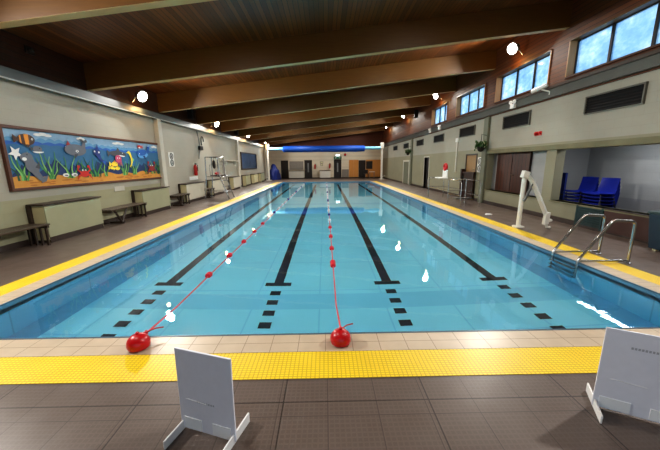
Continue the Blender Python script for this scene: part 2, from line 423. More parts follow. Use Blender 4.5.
# steel channels at the head of the block walls
struct('trim_3', MB().box(WL, WL+.13, YB, YF, 3.27, 3.47).box(WL+.13, WL+.15, YB, YF, 3.25, 3.29), [M['trunk']], smooth=False)
struct('trim_4', MB().box(WR-.11, WR, YB, YF, 3.34, 3.56), P('grey_steel_channel', (84, 88, 84), .4, .15, 2), smooth=False)
struct('trim_5', MB().box(WR-.16, WR, YB, YF, 3.56, 3.63), M['dwood'], smooth=False)
struct('trim_6', MB().box(WL+.13, WL+.155, YB, YF, 3.245, 3.275), M['trunk_lip'], smooth=False)
struct('baseboard_left', MB().box(WL, WL+.03, YB, YF, 0, .12), M['base'], smooth=False)
m = MB(); cuts = [YB, DOORS_R[0][0], DOORS_R[0][1], DOORS_R[1][0], DOORS_R[1][1], YF]
for a, b in zip(cuts[::2], cuts[1::2]): m.box(WR-.03, WR, a, b, 0, .12)
struct('baseboard_right', m, M['base'], smooth=False)
m = MB(); xs = [WL]+[v for a, b, h in FD for v in (a, b)]+[WR]
for a, b in zip(xs[::2], xs[1::2]): m.box(a, b, YF-.03, YF, 0, .12)
struct('baseboard_far', m, M['base'], smooth=False)
for y in (11.62, 21.7, 31.8): struct('column', MB().box(WL, WL+.16, y-.13, y+.13, 0, 3.25), M['pil_l'], bevel=.015, smooth=False)
for y in (12.09, 22.4): struct('column', MB().box(WR-.10, WR, y-.16, y+.16, 0, 3.3), M['pil_r'], bevel=.015, smooth=False)
struct('trim_7', MB().box(WR-.05, WR, 2.0, 12.0, 1.92, 2.06), M['lintel'], bevel=.01, smooth=False)
struct('trim_8', MB().box(WR-.04, WR+.28, 8.75, 11.92, .50, .54).box(WR-.04, WR+.28, 2.2, 8.37, .50, .54), M['lintel'], smooth=False)
# gallery behind the two openings on the right
struct('wall_gallery', MB().box(8.3, 8.45, 1.5, 9.7, 0, 2.3).box(6.74, 8.3, 9.55, 9.7, 0, 2.3).box(WR+.25, 8.45, 1.4, 1.5, 0, 2.3)
       .box(WR+.25, 8.45, 1.5, 9.7, 2.3, 2.4), M['gallery'], smooth=False)
struct('wall_recess', MB().box(6.72, 6.74, 8.71, 12.1, 0, 2.1).box(WR+.25, 6.72, 11.98, 12.1, 0, 2.1).box(WR+.25, 6.72, 8.71, 8.74, 0, 2.1).box(WR+.25, 6.72, 8.74, 11.98, 2.1, 2.2), M['gallery'], smooth=False)
sh = thing('roller_shutter', 'brown boarded shutter closing the wall opening beside the pilaster', 'shutter', (6.68, 10.8, .54))
MB().box(6.64, 6.70, 9.86, 10.79, 0, 2.08).build('leaf', M['shutter'], sh, bevel=.008, smooth=False)
MB().box(6.64, 6.70, 10.81, 11.74, 0, 2.08).build('leaf', M['shutter'], sh, bevel=.008, smooth=False)
MB().lathe([(.02, 0), (.02, .05)], (6.59, 10.70, 1.15), 10, axis='x').build('handle', M['brass'], sh)

# doors in the right wall -------------------------------------------------------------
def door(name, mb, m, hpos=None):
    d = struct(name, mb, m, smooth=False)
    if hpos: MB().lathe([(.03, 0), (.03, .03)], hpos, 10, axis='x').build('handle', M['brass'], d)
    return d
door('door_1', MB().box(WR+.01, WR+.06, 12.80, 13.70, 0, 1.90), M['tan'], (WR-.03, 12.95, 1.3))
door('door_2', MB().box(WR+.10, WR+.15, 18.64, 19.52, 0, 1.93), M['ddoor'], (WR+.06, 18.8, 1.0))
def yframe(y0, y1, z1, w=.06): return MB().box(WR-.02, WR+.1, y0-w, y0, 0, z1+w).box(WR-.02, WR+.1, y1, y1+w, 0, z1+w).box(WR-.02, WR+.1, y0, y1, z1, z1+w)
struct('trim_9', yframe(12.80, 13.70, 1.90), M['dwood'], smooth=False)
struct('trim_10', yframe(18.64, 19.52, 1.93), M['pil_l'], smooth=False)
g = thing('half_gate', 'dark wooden half-height gate with post in front of the tan door', 'gate', (WR-.1, 13.5, 0))
m = MB()
for i in range(6): m.box(WR-.12, WR-.09, 12.72+i*.155, 12.72+i*.155+.152, .05, 1.12)
m.build('gate_leaf', M['gatew'], g, smooth=False)
MB().box(WR-.16, WR-.06, 12.62, 13.72, 1.12, 1.2).build('top_rail', M['gatew'], g, bevel=.008, smooth=False)
MB().box(WR-.2, WR-.06, 13.66, 13.80, 0, 1.32).build('post', M['gatew'], g, bevel=.01, smooth=False)
# framed pale door at the far end of the right wall
door('door_3', MB().box(WR-.05, WR-.01, 22.95, 24.5, .02, 1.72), M['pil_r'], (WR-.09, 23.2, .95))
struct('trim_11', MB().box(WR-.07, WR, 22.85, 22.97, 0, 1.82).box(WR-.07, WR, 24.48, 24.6, 0, 1.82).box(WR-.07, WR, 22.97, 24.48, 1.70, 1.82), M['pil_l'], smooth=False)

# far wall doors and fittings -----------------------------------------------------------
for i, (a, b, h) in enumerate(FD):
    d = struct('door_%d' % (i+4), MB().box(a, b, YF+.08, YF+.13, 0, h), M['ddoor'], smooth=False)
    if i in (1, 2): MB().box(a+.34, a+.50, YF+.07, YF+.08, .7, 1.7).build('glazed_panel', M['grey'], d, smooth=False)
    MB().lathe([(.03, 0), (.03, .04)], (a+.1, YF+.03, 1.0), 10, axis='y').build('handle', M['brass'], d)
t = thing('wooden_door', 'honey oak double door leaf standing beside the dark opening at the far end', 'door', (3.15, YF-.05, 0))
MB().box(2.66, 3.18, YF-.06, YF-.01, .12, 2.0).build('leaf', M['oak'], t, bevel=.006, smooth=False)
MB().box(3.19, 3.70, YF-.06, YF-.01, .12, 2.0).build('leaf', M['oak'], t, bevel=.006, smooth=False)
MB().box(3.14, 3.16, YF-.09, YF-.06, .95, 1.15).box(3.21, 3.23, YF-.09, YF-.06, .95, 1.15).build('handle', M['brass'], t, smooth=False)
t = tag(MB().box(4.52, 6.3, YF-.05, YF-.01, .12, 2.0).build('wood_panelling', M['oak'], bevel=.006, smooth=False), 'honey oak wall panelling around the dark notice board', 'panel')
t = thing('notice_board', 'black framed notice board on the oak panelling at the far end', 'board', (4.95, YF-.07, .95))
MB().box(4.55, 5.25, YF-.09, YF-.06, 1.0, 1.85).build('frame', M['dwood'], t, smooth=False)
MB().box(4.61, 5.19, YF-.10, YF-.09, 1.06, 1.79).build('pinboard', M['ddoor'], t, smooth=False)
tag(MB().box(1.86, 2.62, YF-.05, YF-.01, .12, .98).build('dado_panel', M['dgrey'], bevel=.006, smooth=False), 'grey dado panel between the exit door and the oak doors', 'panel')
def counter(x0, x1, label):
    t = thing('storage_counter', label, 'counter', ((x0+x1)/2, YF-.25, 0), 'low counters along the far wall')
    MB().box(x0+.02, x1-.02, YF-.44, YF-.03, .1, .84).build('cabinet', M['whitep'], t, bevel=.008, smooth=False)
    MB().box(x0, x1, YF-.48, YF-.03, .84, .90).build('top', M['dwood'], t, bevel=.006, smooth=False)
    MB().box(x0+.05, x1-.05, YF-.40, YF-.06, 0, .1).build('plinth', M['base'], t, smooth=False)
counter(-4.0, -2.36, 'white-fronted low counter between the two dark doors at the far end')
counter(-.62, .60, 'white-fronted low counter under the two red extinguishers')
tag(MB().box(-3.95, -2.4, YF-.03, YF-.005, .98, 1.9).build('wall_panel', M['dgrey'], bevel=.006, smooth=False), 'grey panel on the far wall above the low counter', 'panel')
def extinguisher(x, y, z, label, wall='f'):
    t = thing('fire_extinguisher', label, 'fire extinguisher', (x, y, z), 'red fire extinguishers')
    MB().lathe([(.03, 0), (.075, .01), (.08, .04), (.08, .40), (.06, .47), (.03, .50)], (x, y, z), 16).build('cylinder', M['alarm'], t)
    vv = MB().lathe([(.028, 0), (.028, .05)], (x, y, z+.50), 10).box(x-.02, x+.10, y-.015, y+.015, z+.55, z+.57).build('valve', M['black'], t, smooth=False)
    MB().box(x-.05, x+.05, y-.05, y+.05, z+.2, z+.24).build('wall_mount', M['black'], t, smooth=False)
    MB().tube([(x+.02, y-.02, z+.53), (x+.12, y-.03, z+.48), (x+.12, y-.04, z+.2)], .014, 8).build('hose', M['black'], vv)
    return t
extinguisher(-1.12, YF-.11, 1.05, 'red fire extinguisher on the far wall nearer the dark door')
extinguisher(.50, YF-.11, 1.10, 'red fire extinguisher on the far wall nearer the exit door')
for z, w in ((1.75, .32), (1.5, .26)):
    t = thing('notice', 'small dark framed notice on the far wall, %s of the pair between extinguishers' % ('upper' if z > 1.6 else 'lower'), 'notice', (-.38, YF-.02, z))
    MB().box(-.38-w/2, -.38+w/2, YF-.03, YF-.005, z-.1, z+.1).build('frame', M['dwood'], t, smooth=False)
    MB().box(-.38-w/2+.03, -.38+w/2-.03, YF-.036, YF-.03, z-.07, z+.07).build('sheet', M['chan_side'], t, smooth=False)
t = thing('exit_sign', 'green exit sign with white arrow over the exit door in the far wall', 'sign', (1.38, YF-.06, 2.1))
MB().box(.98, 1.80, YF-.06, YF-.01, 2.12, 2.36).build('sign_face', M['green'], t, bevel=.005, smooth=False)
fnF = lambda a, b, tt: (a, YF-.062-tt, b)
MB().flat([(1.48, 2.22), (1.6, 2.22), (1.6, 2.17), (1.7, 2.24), (1.6, 2.31), (1.6, 2.26), (1.48, 2.26)], fnF, .002).build('arrow', M['white'], t, smooth=False)
MB().flat([(1.1, 2.16), (1.16, 2.16), (1.22, 2.24), (1.3, 2.2), (1.32, 2.24), (1.24, 2.29), (1.16, 2.3), (1.1, 2.24)], fnF, .002).build('pictogram', M['white'], t, smooth=False)
t = thing('emergency_lamp', 'white lit emergency lamp above the green exit sign', 'lamp', (1.38, YF-.08, 2.42))
MB().box(1.16, 1.62, YF-.12, YF-.01, 2.40, 2.62).build('housing', M['white'], t, bevel=.02, smooth=False)
MB().box(1.2, 1.58, YF-.13, YF-.12, 2.43, 2.59).build('lens', M['signlit'], t, smooth=False)
t = thing('alarm_bell', 'red alarm bell on the far wall right of the exit sign', 'alarm', (2.22, YF, 2.55))
MB().lathe([(.02, -.09), (.10, -.07), (.13, -.03), (.13, -.02)], (2.22, YF-.01, 2.58), 18, axis='y').build('gong', M['alarm'], t)
MB().box(2.14, 2.30, YF-.03, YF-.005, 2.42, 2.5).build('wall_mount', M['black'], t, smooth=False)

# ------------------------------------------------------------------ mural
def mural():
    t = thing('framed_mural', 'long framed undersea mural of fish, seaweed and crabs above the heaters', 'mural', (WL, 8.8, 1.75))
    Y0, Z0, W_, H_ = 6.07, 1.18, 5.52, 1.16
    HS = H_/1.33; m = MB(); f = .06
    m.box(WL, WL+.07, Y0-f, Y0+W_+f, Z0-f, Z0).box(WL, WL+.07, Y0-f, Y0+W_+f, Z0+H_, Z0+H_+f)
    m.box(WL, WL+.07, Y0-f, Y0, Z0, Z0+H_).box(WL, WL+.07, Y0+W_, Y0+W_+f, Z0, Z0+H_)
    m.build('frame', mat_wood('mural_frame_wood', (78, 46, 36), (104, 66, 50), (6, .8, 6)), t, bevel=.008, smooth=False)
    cols = dict(sky=(140, 174, 204), wave=(92, 148, 188), sea=(48, 108, 152), deep=(26, 54, 108), sand=(206, 146, 62), sand2=(180, 114, 44), grey=(104, 110, 122), dgrey=(70, 74, 84),
                white=(232, 234, 234), black=(24, 22, 24), brown=(74, 44, 32), orange=(226, 148, 48), green=(72, 146, 70), dgreen=(24, 84, 56), lgreen=(134, 190, 110), red=(196, 40, 36), pink=(186, 74, 110),
                yellow=(240, 216, 66), blue=(34, 96, 178), lblue=(92, 162, 220), dblue=(22, 52, 124), maroon=(150, 40, 46))
    keys = list(cols); mats = [P('mural_'+k, c, .5, .1, 9) for k, c in cols.items()]
    m = MB(); lay = [0.002]
    fn = lambda a, b, tt: (WL+.02+tt, Y0+min(a, W_), Z0+b*HS)
    def poly(pts, c):
        lay[0] += .00004; m.flat(pts, fn, lay[0], keys.index(c))
    def ell(cx, cy, rx, ry, c, rot=0, n=18, a0=0, a1=2*PI):
        q = []
        for i in range(n+(a1-a0 < 6.28)):
            a = a0+(a1-a0)*i/n; x, y = rx*math.cos(a), ry*math.sin(a)
            q.append((cx+x*math.cos(rot)-y*math.sin(rot), cy+x*math.sin(rot)+y*math.cos(rot)))
        poly(q, c)
    def band(pts, w0, w1, c):
        L = []; R = []
        n = len(pts)
        for i, (x, y) in enumerate(pts):
            x2, y2 = pts[min(i+1, n-1)]; x1, y1 = pts[max(i-1, 0)]
            d = math.hypot(x2-x1, y2-y1) or 1; w = w0+(w1-w0)*i/(n-1)
            L.append((x-(y2-y1)/d*w, y+(x2-x1)/d*w)); R.append((x+(y2-y1)/d*w, y-(x2-x1)/d*w))
        for i in range(n-1): poly([L[i], L[i+1], R[i+1], R[i]], c)
    m.box(WL+.001, WL+.02, Y0, Y0+W_, Z0, Z0+H_, keys.index('sea'))
    poly([(0, 1.1), (W_, 1.1), (W_, 1.33), (0, 1.33)], 'sky')
    def wavy(y, amp, per, c, down, ph=0):
        q = [(W_*i/120, y+amp*abs(math.sin(PI*(W_*i/120)/per+ph))+.03*math.sin(W_*i/120*1.3)) for i in range(121)]
        for i in range(120): poly([q[i], q[i+1], (q[i+1][0], down), (q[i][0], down)], c)
    wavy(1.10, .05, .23, 'wave', 1.0); wavy(1.02, .04, .3, 'blue', .9, .7); wavy(.96, .03, .34, 'sea', .3)
    for cx, s_ in ((.86, 1), (3.3, 1.2), (1.9, .6), (5.2, .8)):
        for dx, dy, r in ((-.12, 0, .05), (0, .02, .06), (.12, 0, .05)): ell(cx+dx*s_, 1.25+dy-.03*(cx > 3), .1*s_, r*.7, 'white')
    # dark reefs
    for x0, x1, h in ((0, .5, .5), (.55, 1.5, .62), (1.2, 2.2, .56), (2.0, 3.2, .62), (2.9, 4.2, .55), (3.9, 5.0, .55), (4.6, 5.55, .6)):
        n = 10; q = [(x0, .2)]+[(x0+(x1-x0)*i/n, .24+(h-.24)*math.sin(PI*i/n)*(1+.25*math.sin(i*2.6))) for i in range(n+1)]+[(x1, .2)]
        poly(q, 'deep')
    q = [(W_*i/60, .24+.03*math.sin(i*.7)+.02*math.sin(i*.29)) for i in range(61)]
    for i in range(60): poly([q[i], q[i+1], (q[i+1][0], 0), (q[i][0], 0)], 'sand')
    for i in range(26): ell(random.uniform(.1, 5.4), random.uniform(.03, .17), random.uniform(.06, .16), .018, 'sand2')
    def weed(x, h, n, spread, c1='green', c2='lgreen', base=.16):
        h *= 1.3
        for i in range(n):
            a = (i/(max(n-1, 1))-.5)*spread; ph = random.uniform(0, 6)
            pts = [(x+a*.3+a*(k/7)**1.4+.03*math.sin(ph+k*.9), base+h*(.75+.25*math.sin(i*2.3))*k/7) for k in range(8)]
            band(pts, .026, .006, (c1, c2, 'dgreen')[i % 3])
    weed(.24, .55, 6, -.45); weed(.9, .55, 9, .5); weed(1.42, .5, 5, -.5); weed(2.22, .48, 8, .8, 'green', 'dgreen'); weed(2.6, .36, 4, .3)
    weed(3.42, .45, 7, .5); weed(3.9, .42, 5, .4); weed(4.55, .3, 4, .4, 'dgreen', 'green'); weed(5.3, .5, 5, -.3, 'dgreen', 'green'); weed(1.85, .4, 4, .3, 'dgreen', 'green'); weed(4.95, .42, 4, .5)
    # striped fish
    ell(.44, 1.11, .19, .13, 'brown'); poly([(.30, 1.11), (.17, 1.21), (.17, 1.02)], 'brown'); poly([(.40, 1.23), (.50, 1.235), (.49, .985), (.41, .985)], 'orange'); poly([(.30, 1.19), (.335, 1.21), (.335, 1.01), (.30, 1.04)], 'orange')
    ell(.57, 1.13, .022, .026, 'white'); ell(.575, 1.13, .01, .012, 'black'); poly([(.36, 1.0), (.52, 1.0), (.46, .93)], 'brown')
    # grey fish with white belly
    ell(.65, .90, .11, .075, 'grey'); ell(.66, .845, .13, .04, 'white', 0, 14, PI, 2*PI); poly([(.55, .9), (.5, .98), (.5, .84)], 'dgrey'); ell(.70, .92, .014, .014, 'black')
    # white star
    q = []
    for i in range(10): a = PI/2+.5+i*PI/5; r = .17 if i % 2 == 0 else .075; q.append((.16+r*.9*math.cos(a), .79+r*math.sin(a)))
    poly(q, 'white')
    # grey seal rising from the sand
    band([(.36, .70), (.42, .60), (.47, .45), (.52, .32), (.60, .2), (.66, .15)], .12, .05, 'grey'); ell(.37, .70, .14, .11, 'grey', .3); ell(.46, .48, .17, .14, 'grey', -1.0)
    ell(.32, .66, .05, .04, 'white'); poly([(.62, .2), (.80, .27), (.72, .12), (.6, .08)], 'grey'); ell(.39, .76, .014, .014, 'black'); poly([(.52, .46), (.64, .62), (.62, .42)], 'dgrey')
    # small red-and-white fish at the surface
    ell(1.48, 1.02, .11, .07, 'white', 0, 14, PI, 2*PI); ell(1.48, 1.05, .06, .06, 'red'); poly([(1.4, 1.05), (1.47, 1.18), (1.53, 1.05)], 'maroon')
    # grey whale
    ell(1.66, .93, .33, .16, 'grey'); band([(1.86, .96), (1.93, 1.05), (1.96, 1.15)], .08, .04, 'grey'); poly([(1.96, 1.13), (1.80, 1.24), (1.90, 1.25), (1.965, 1.18), (2.04, 1.25), (2.08, 1.18)], 'dgrey')
    ell(1.70, .90, .045, .035, 'white'); ell(1.70, .90, .018, .018, 'black'); poly([(1.6, .82), (1.72, .82), (1.62, .70)], 'dgrey')
    # dark blue fish with tall fin
    ell(2.36, .90, .13, .10, 'dblue'); poly([(2.32, .96), (2.40, 1.16), (2.44, .96)], 'dblue'); band([(2.38, .84), (2.44, .7), (2.56, .6)], .08, .03, 'dblue'); ell(2.28, .92, .03, .03, 'white'); ell(2.43, .9, .03, .03, 'white'); poly([(2.52, .62), (2.66, .66), (2.6, .5)], 'blue')
    # two shells, red crabs
    for x in (1.25, 1.50): ell(x, .25, .09, .05, 'white'); ell(x+.01, .24, .05, .02, 'grey')
    def crab(x, y, s_, c):
        ell(x, y, .14*s_, .09*s_, c)
        for d in (-1, 1):
            band([(x+d*.1*s_, y+.04*s_), (x+d*.2*s_, y+.12*s_), (x+d*.17*s_, y+.2*s_)], .025*s_, .02*s_, c); ell(x+d*.16*s_, y+.21*s_, .05*s_, .045*s_, c)
            for k in range(3): band([(x+d*.1*s_, y-.02*s_), (x+d*(.17+.03*k)*s_, y-(.02+.05*k)*s_), (x+d*(.19+.02*k)*s_, y-(.09+.04*k)*s_)], .014*s_, .008*s_, c)
            ell(x+d*.05*s_, y+.11*s_, .022*s_, .022*s_, 'white')
    crab(1.82, .26, 1.0, 'red'); crab(4.88, .36, 1.15, 'maroon')
    # grey shark
    ell(3.2, .88, .36, .10, 'dgrey', -.06); poly([(3.1, .95), (3.22, 1.1), (3.3, .95)], 'dgrey'); poly([(2.9, .88), (2.74, 1.0), (2.76, .78)], 'dgrey'); ell(3.36, .83, .14, .04, 'white', -.1, 12, PI, 2*PI); ell(3.40, .91, .016, .016, 'white')
    # octopus
    ell(3.18, .72, .14, .12, 'pink')
    for k in range(5): band([(3.08+.05*k, .66), (3.05+.06*k, .56), (3.02+.075*k, .49)], .025, .01, 'pink')
    ell(3.14, .74, .02, .02, 'white'); ell(3.23, .74, .02, .02, 'white')
    # yellow fish and seahorse
    for x, y, s_ in ((2.98, .54, 1), (3.08, .40, .8), (2.86, .42, .7)):
        ell(x, y, .13*s_, .075*s_, 'yellow'); poly([(x-.1*s_, y), (x-.22*s_, y+.09*s_), (x-.22*s_, y-.09*s_)], 'yellow'); poly([(x-.05*s_, y+.06*s_), (x+.02*s_, y+.14*s_), (x+.06*s_, y+.05*s_)], 'orange'); ell(x+.07*s_, y+.02*s_, .014*s_, .014*s_, 'black')
    band([(3.72, .95), (3.76, .86), (3.80, .74), (3.80, .60), (3.74, .5), (3.68, .44)], .05, .02, 'yellow'); ell(3.70, .95, .06, .05, 'yellow'); poly([(3.66, .97), (3.56, .93), (3.66, .92)], 'yellow'); poly([(3.83, .78), (3.93, .70), (3.83, .62)], 'lgreen'); ell(3.71, .96, .012, .012, 'black')
    # blue whale and red fish
    ell(4.44, .90, .30, .14, 'lblue', .12); ell(4.40, .97, .27, .11, 'blue', .12); band([(4.66, .98), (4.75, 1.06), (4.79, 1.14)], .08, .04, 'blue'); poly([(4.79, 1.12), (4.66, 1.22), (4.78, 1.2), (4.90, 1.25), (4.86, 1.13)], 'blue'); ell(4.25, .92, .022, .022, 'white')
    poly([(4.42, .84), (4.58, .70), (4.54, .86)], 'dblue')
    ell(4.29, 1.18, .10, .06, 'red'); ell(4.29, 1.15, .05, .03, 'white'); poly([(4.38, 1.18), (4.47, 1.25), (4.46, 1.11)], 'red'); ell(4.23, 1.19, .012, .012, 'black')
    ell(5.26, .22, .10, .09, 'dgreen'); ell(5.28, .23, .05, .045, 'black')
    m.build('painting', mats, t, smooth=False)
mural()
# second picture further along
t = thing('framed_picture', 'dark blue framed picture of upright weed further along the left wall', 'picture', (WL, 25.2, 1.9))
a, b, c, d = 22.7, 27.7, 1.22, 2.52
MB().box(WL, WL+.07, a, b, c, c+.08).box(WL, WL+.07, a, b, d-.08, d).box(WL, WL+.07, a, a+.1, c+.08, d-.08).box(WL, WL+.07, b-.1, b, c+.08, d-.08).build('frame', M['dwood'], t, smooth=False)
m = MB().box(WL+.005, WL+.02, a+.1, b-.1, c+.08, d-.08, 0)
fn = lambda aa, bb, tt: (WL+.02+tt, aa, bb)
for i in range(26):
    y = a+.25+i*(b-a-.5)/25; h = random.uniform(.4, 1.0)
    m.flat([(y-.05, c+.09), (y+.05, c+.09), (y+.10*math.sin(i), c+.09+h)], fn, .002+.0002*i, 1+i % 2)
m.build('painting', [P('picture_sea', (38, 66, 104), .5, .3, 3), P('picture_weed', (24, 40, 62), .5, .1), P('picture_reed', (92, 118, 140), .5, .1)], t, smooth=False)

# ------------------------------------------------------------------ heaters and benches on the left
HX = WL+.33
def heater(y0, y1, label, front='chan'):
    t = thing('heater_cabinet', label, 'heater cabinet', (WL+.14, (y0+y1)/2, 0), 'heater cabinets along the left wall')
    MB().box(HX-.02, HX, y0+.03, y1, .12, .78).build('front_panel', M[front], t, bevel=.006, smooth=False)
    MB().box(WL+.005, HX-.02, y0+.03, y0+.05, .06, .78).build('side_panel', M['chan_side'], t, smooth=False)
    MB().box(WL+.005, HX-.02, y1-.02, y1, .06, .78).build('side_panel', M['chan_side'], t, smooth=False)
    MB().box(WL+.005, HX+.03, y0-.02, y1+.02, .80, .83).build('top_rail', M['dwood'], t, bevel=.004, smooth=False)
    MB().box(WL+.03, HX-.04, y0+.05, y1-.03, .77, .80).build('grille', M['pil_l'], t, smooth=False)
    for q in (y0, y1): MB().box(WL+.005, WL+.07, q-.03, q+.03, 0, .80).build('upright', M['dwood'], t, smooth=False)
    MB().box(WL+.03, HX-.01, y0+.05, y1-.02, 0, .12).build('plinth', M['base'], t, smooth=False)
    return t
heater(6.28, 7.90, 'long olive heater cabinet with pale grille under the near half of the mural')
heater(9.72, 11.42, 'olive heater cabinet under the far end of the mural, beside the pale column')
heater(12.85, 14.75, 'pale heater cabinet just past the column, below the red extinguisher', 'chan_w')
heater(15.9, 17.6, 'pale heater cabinet seen through the legs of the left lifeguard chair', 'chan_w')
heater(19.5, 21.0, 'pale heater cabinet just before the second column on the left', 'chan_w')
heater(22.6, 24.0, 'heater cabinet under the near end of the dark blue picture', 'chan')
heater(25.3, 26.7, 'heater cabinet under the far end of the dark blue picture', 'chan_side')
heater(28.0, 29.5, 'farthest heater cabinet on the left, beside the white roller post', 'chan')
def bench(y0, y1, label, xo=.34):
    t = thing('slatted_bench', label, 'bench', (WL+xo, (y0+y1)/2, 0), 'dark slatted benches along the left wall')
    x0 = WL+.04; x1 = WL+.50
    n = 5; w = (x1-x0)/n
    for i in range(n): MB().box(x0+i*w+.008, x0+(i+1)*w-.008, y0, y1, .415, .445).build('seat_slat', M['bench'], t, bevel=.004, smooth=False)
    for q in (y0+.02, y1-.07): MB().box(x0+.02, x1-.02, q, q+.05, .36, .41).build('bearer', M['dwood'], t, smooth=False)
    for i in range(4):
        xx = x0+.03+i*(x1-x0-.10)/3
        MB().box(xx, xx+.034, y1-.085, y1-.05, 0, .36).build('leg', M['dwood'], t, smooth=False)
    yl = y0+(y1-y0)*.30
    for s_ in (1, -1):
        MB().tube([(x1-.09, yl, .03), (x1-.09, yl+s_*.26, .40)], .028, 6).build('strut', M['dwood'], t)
    MB().box(x0+.05, x1-.02, yl-.04, yl+.04, 0, .05).build('foot', M['dwood'], t, smooth=False)
    return t
bench(4.5, 6.2, 'dark slatted bench nearest the camera, ending at the long olive heater')
bench(8.0, 9.66, 'dark slatted bench between the two olive heaters under the mural')
bench(11.78, 12.8, 'short dark slatted bench just past the first pale column')
bench(14.8, 15.7, 'short dark slatted bench behind the left lifeguard chair')
# wall fittings on the left
def pictosign(y, z, x, sgn, w, h, label):
    t = thing('pictogram_sign', label, 'sign', (x, y, z))
    MB().box(min(x, x+sgn*.02), max(x, x+sgn*.02), y-w/2, y+w/2, z-h/2, z+h/2).build('plate', M['white'], t, bevel=.004, smooth=False)
    for zz in (z+h*.23, z-h*.23):
        r = min(w, h/2)*.40; pts = [(x+sgn*.024, y+r*math.cos(2*PI*i/20), zz+r*math.sin(2*PI*i/20)) for i in range(20)]
        MB().tube(pts, .016, 6, closed=True).build('ring', M['black'], t)
        out = [(-.25, -.55), (.25, -.55), (.25, .15), (.10, .25), (.22, .42), (.18, .60), (0, .66), (-.18, .60), (-.22, .42), (-.10, .25), (-.25, .15)]
        MB().prism([(a*r, b*r) for a, b in out], lambda a, b, tt: (x+sgn*tt, y+a, zz+b), .02, .03).build('pictogram', M['black'], t, smooth=False)
pictosign(12.5, 1.83, WL, 1, .42, .56, 'white sign with black pictograms on the left wall past the column')
extinguisher(WL+.12, 14.45, 1.12, 'red fire extinguisher on the left wall beside the lifeguard chair')
t = tag(MB().box(WL, WL+.03, 13.95, 14.85, .92, 1.08).build('wall_sign', M['white'], bevel=.004, smooth=False), 'white notice plate below the red extinguisher on the left wall', 'sign')
t = thing('rescue_pole_hook', 'dark rescue hook and pole hung on the left wall above the lifeguard chair', 'rescue pole', (WL+.06, 15.4, 2.4))
MB().tube([(WL+.06, 15.15, 3.2), (WL+.06, 15.35, 2.5), (WL+.06, 15.1, 1.9)], .022, 8).build('pole', M['steel_d'], t)
MB().tube([(WL+.06, 15.7+.15*math.cos(a), 2.75+.25*math.sin(a)) for a in [i*.5 for i in range(9)]], .025, 8).build('hook', M['black'], t)
MB().box(WL, WL+.12, 15.25, 15.62, 2.32, 2.52).build('wall_mount', M['black'], t, bevel=.02, smooth=False)
t = thing('wall_shelf', 'pale wall shelf panel between the lifeguard chair and second column', 'shelf', (WL+.1, 19.8, 1.85))
MB().box(WL, WL+.25, 18.3, 21.4, 1.82, 1.87).build('board', M['pil_l'], t, smooth=False)
MB().box(WL, WL+.2, 18.8, 18.84, 1.62, 1.82).box(WL, WL+.2, 20.8, 20.84, 1.62, 1.82).build('bracket', M['pil_l'], t, smooth=False)
tag(MB().box(WL, WL+.02, 8.95, 9.4, .86, 1.0).build('wall_sign', M['pil_l'], bevel=.004, smooth=False), 'small pale notice plate under the mural, between the two heaters', 'sign')
t = thing('wall_sensor', 'small black sensor on the dark boards high above the mural', 'sensor', (WL, 7.0, 4.0))
MB().box(WL, WL+.03, 6.93, 7.12, 3.92, 4.06).build('plate', M['ddoor'], t, smooth=False)
MB().lathe([(.06, 0), (.05, .05), (.02, .08)], (WL+.03, 7.02, 3.99), 12, axis='x').build('dome', M['black'], t)

# ------------------------------------------------------------------ flood lights, speakers, emergency lamps
def aim(d):
    return Vector(d).to_track_quat('Z', 'Y').to_matrix()
def flood(x, y, z, sgn, label, seen=True):
    """wall floodlight; lens looks across and down the hall"""
    d = Vector((sgn*.86, -.31, -.40)).normalized(); R = aim(d)
    t = thing('floodlight', label, 'floodlight', (x, y, z), 'floodlights along the side walls')
    c = Vector((x, y, z))
    hs = MB().lathe([(.07, -.24), (.10, -.20), (.17, -.04), (.19, 0), (.19, .015), (.165, .015)], c, 20, axis=R).build('housing', M['grey'], t)
    MB().lathe([(.160, .004), (.155, .02), (.10, .032), (.01, .036)], c, 20, axis=R).build('lens', M['lens'], hs)
    bx = WL if sgn > 0 else WR
    MB().tube([c-d*.20, (bx+sgn*.05, y+.02, z-.16), (bx, y+.02, z-.16)], .02, 8)  .build('wall_mount', M['steel_d'], t)
    L = bpy.data.lights.new('flood_beam', 'AREA'); L.shape = 'DISK'; L.size = .30; L.energy = LP; L.color = (1.0, .97, .91); L.spread = math.radians(170)
    o = bpy.data.objects.new('flood_beam', L); COL.objects.link(o); o.location = c+d*.05; o.rotation_euler = (-d).to_track_quat('Z', 'Y').to_euler()
    # light spilling back on to the boards behind the fitting
    L2 = bpy.data.lights.new('flood_spill', 'POINT'); L2.energy = LP*.05; L2.shadow_soft_size = .06; L2.color = (1.0, .60, .24)
    o = bpy.data.objects.new('flood_spill', L2); COL.objects.link(o); o.location = (x-sgn*.10, y+.22, z-.34)
LP = 185
order = ['second', 'third', 'fourth', 'farthest']
for i, y in enumerate((3.5, 10.3, 17.0, 23.8, 30.4)):
    for sgn, x, z, w in ((1, WL+.40, 3.76, 'left'), (-1, WR-.40, 5.12, 'right')):
        pl = ['out past the frame edge', 'nearest in view', 'second in view', 'third in view', 'farthest'][i]
        flood(x, y, z if sgn > 0 else 5.10, sgn, 'round lit floodlight high on the %s wall, %s on that side' % (w, pl))
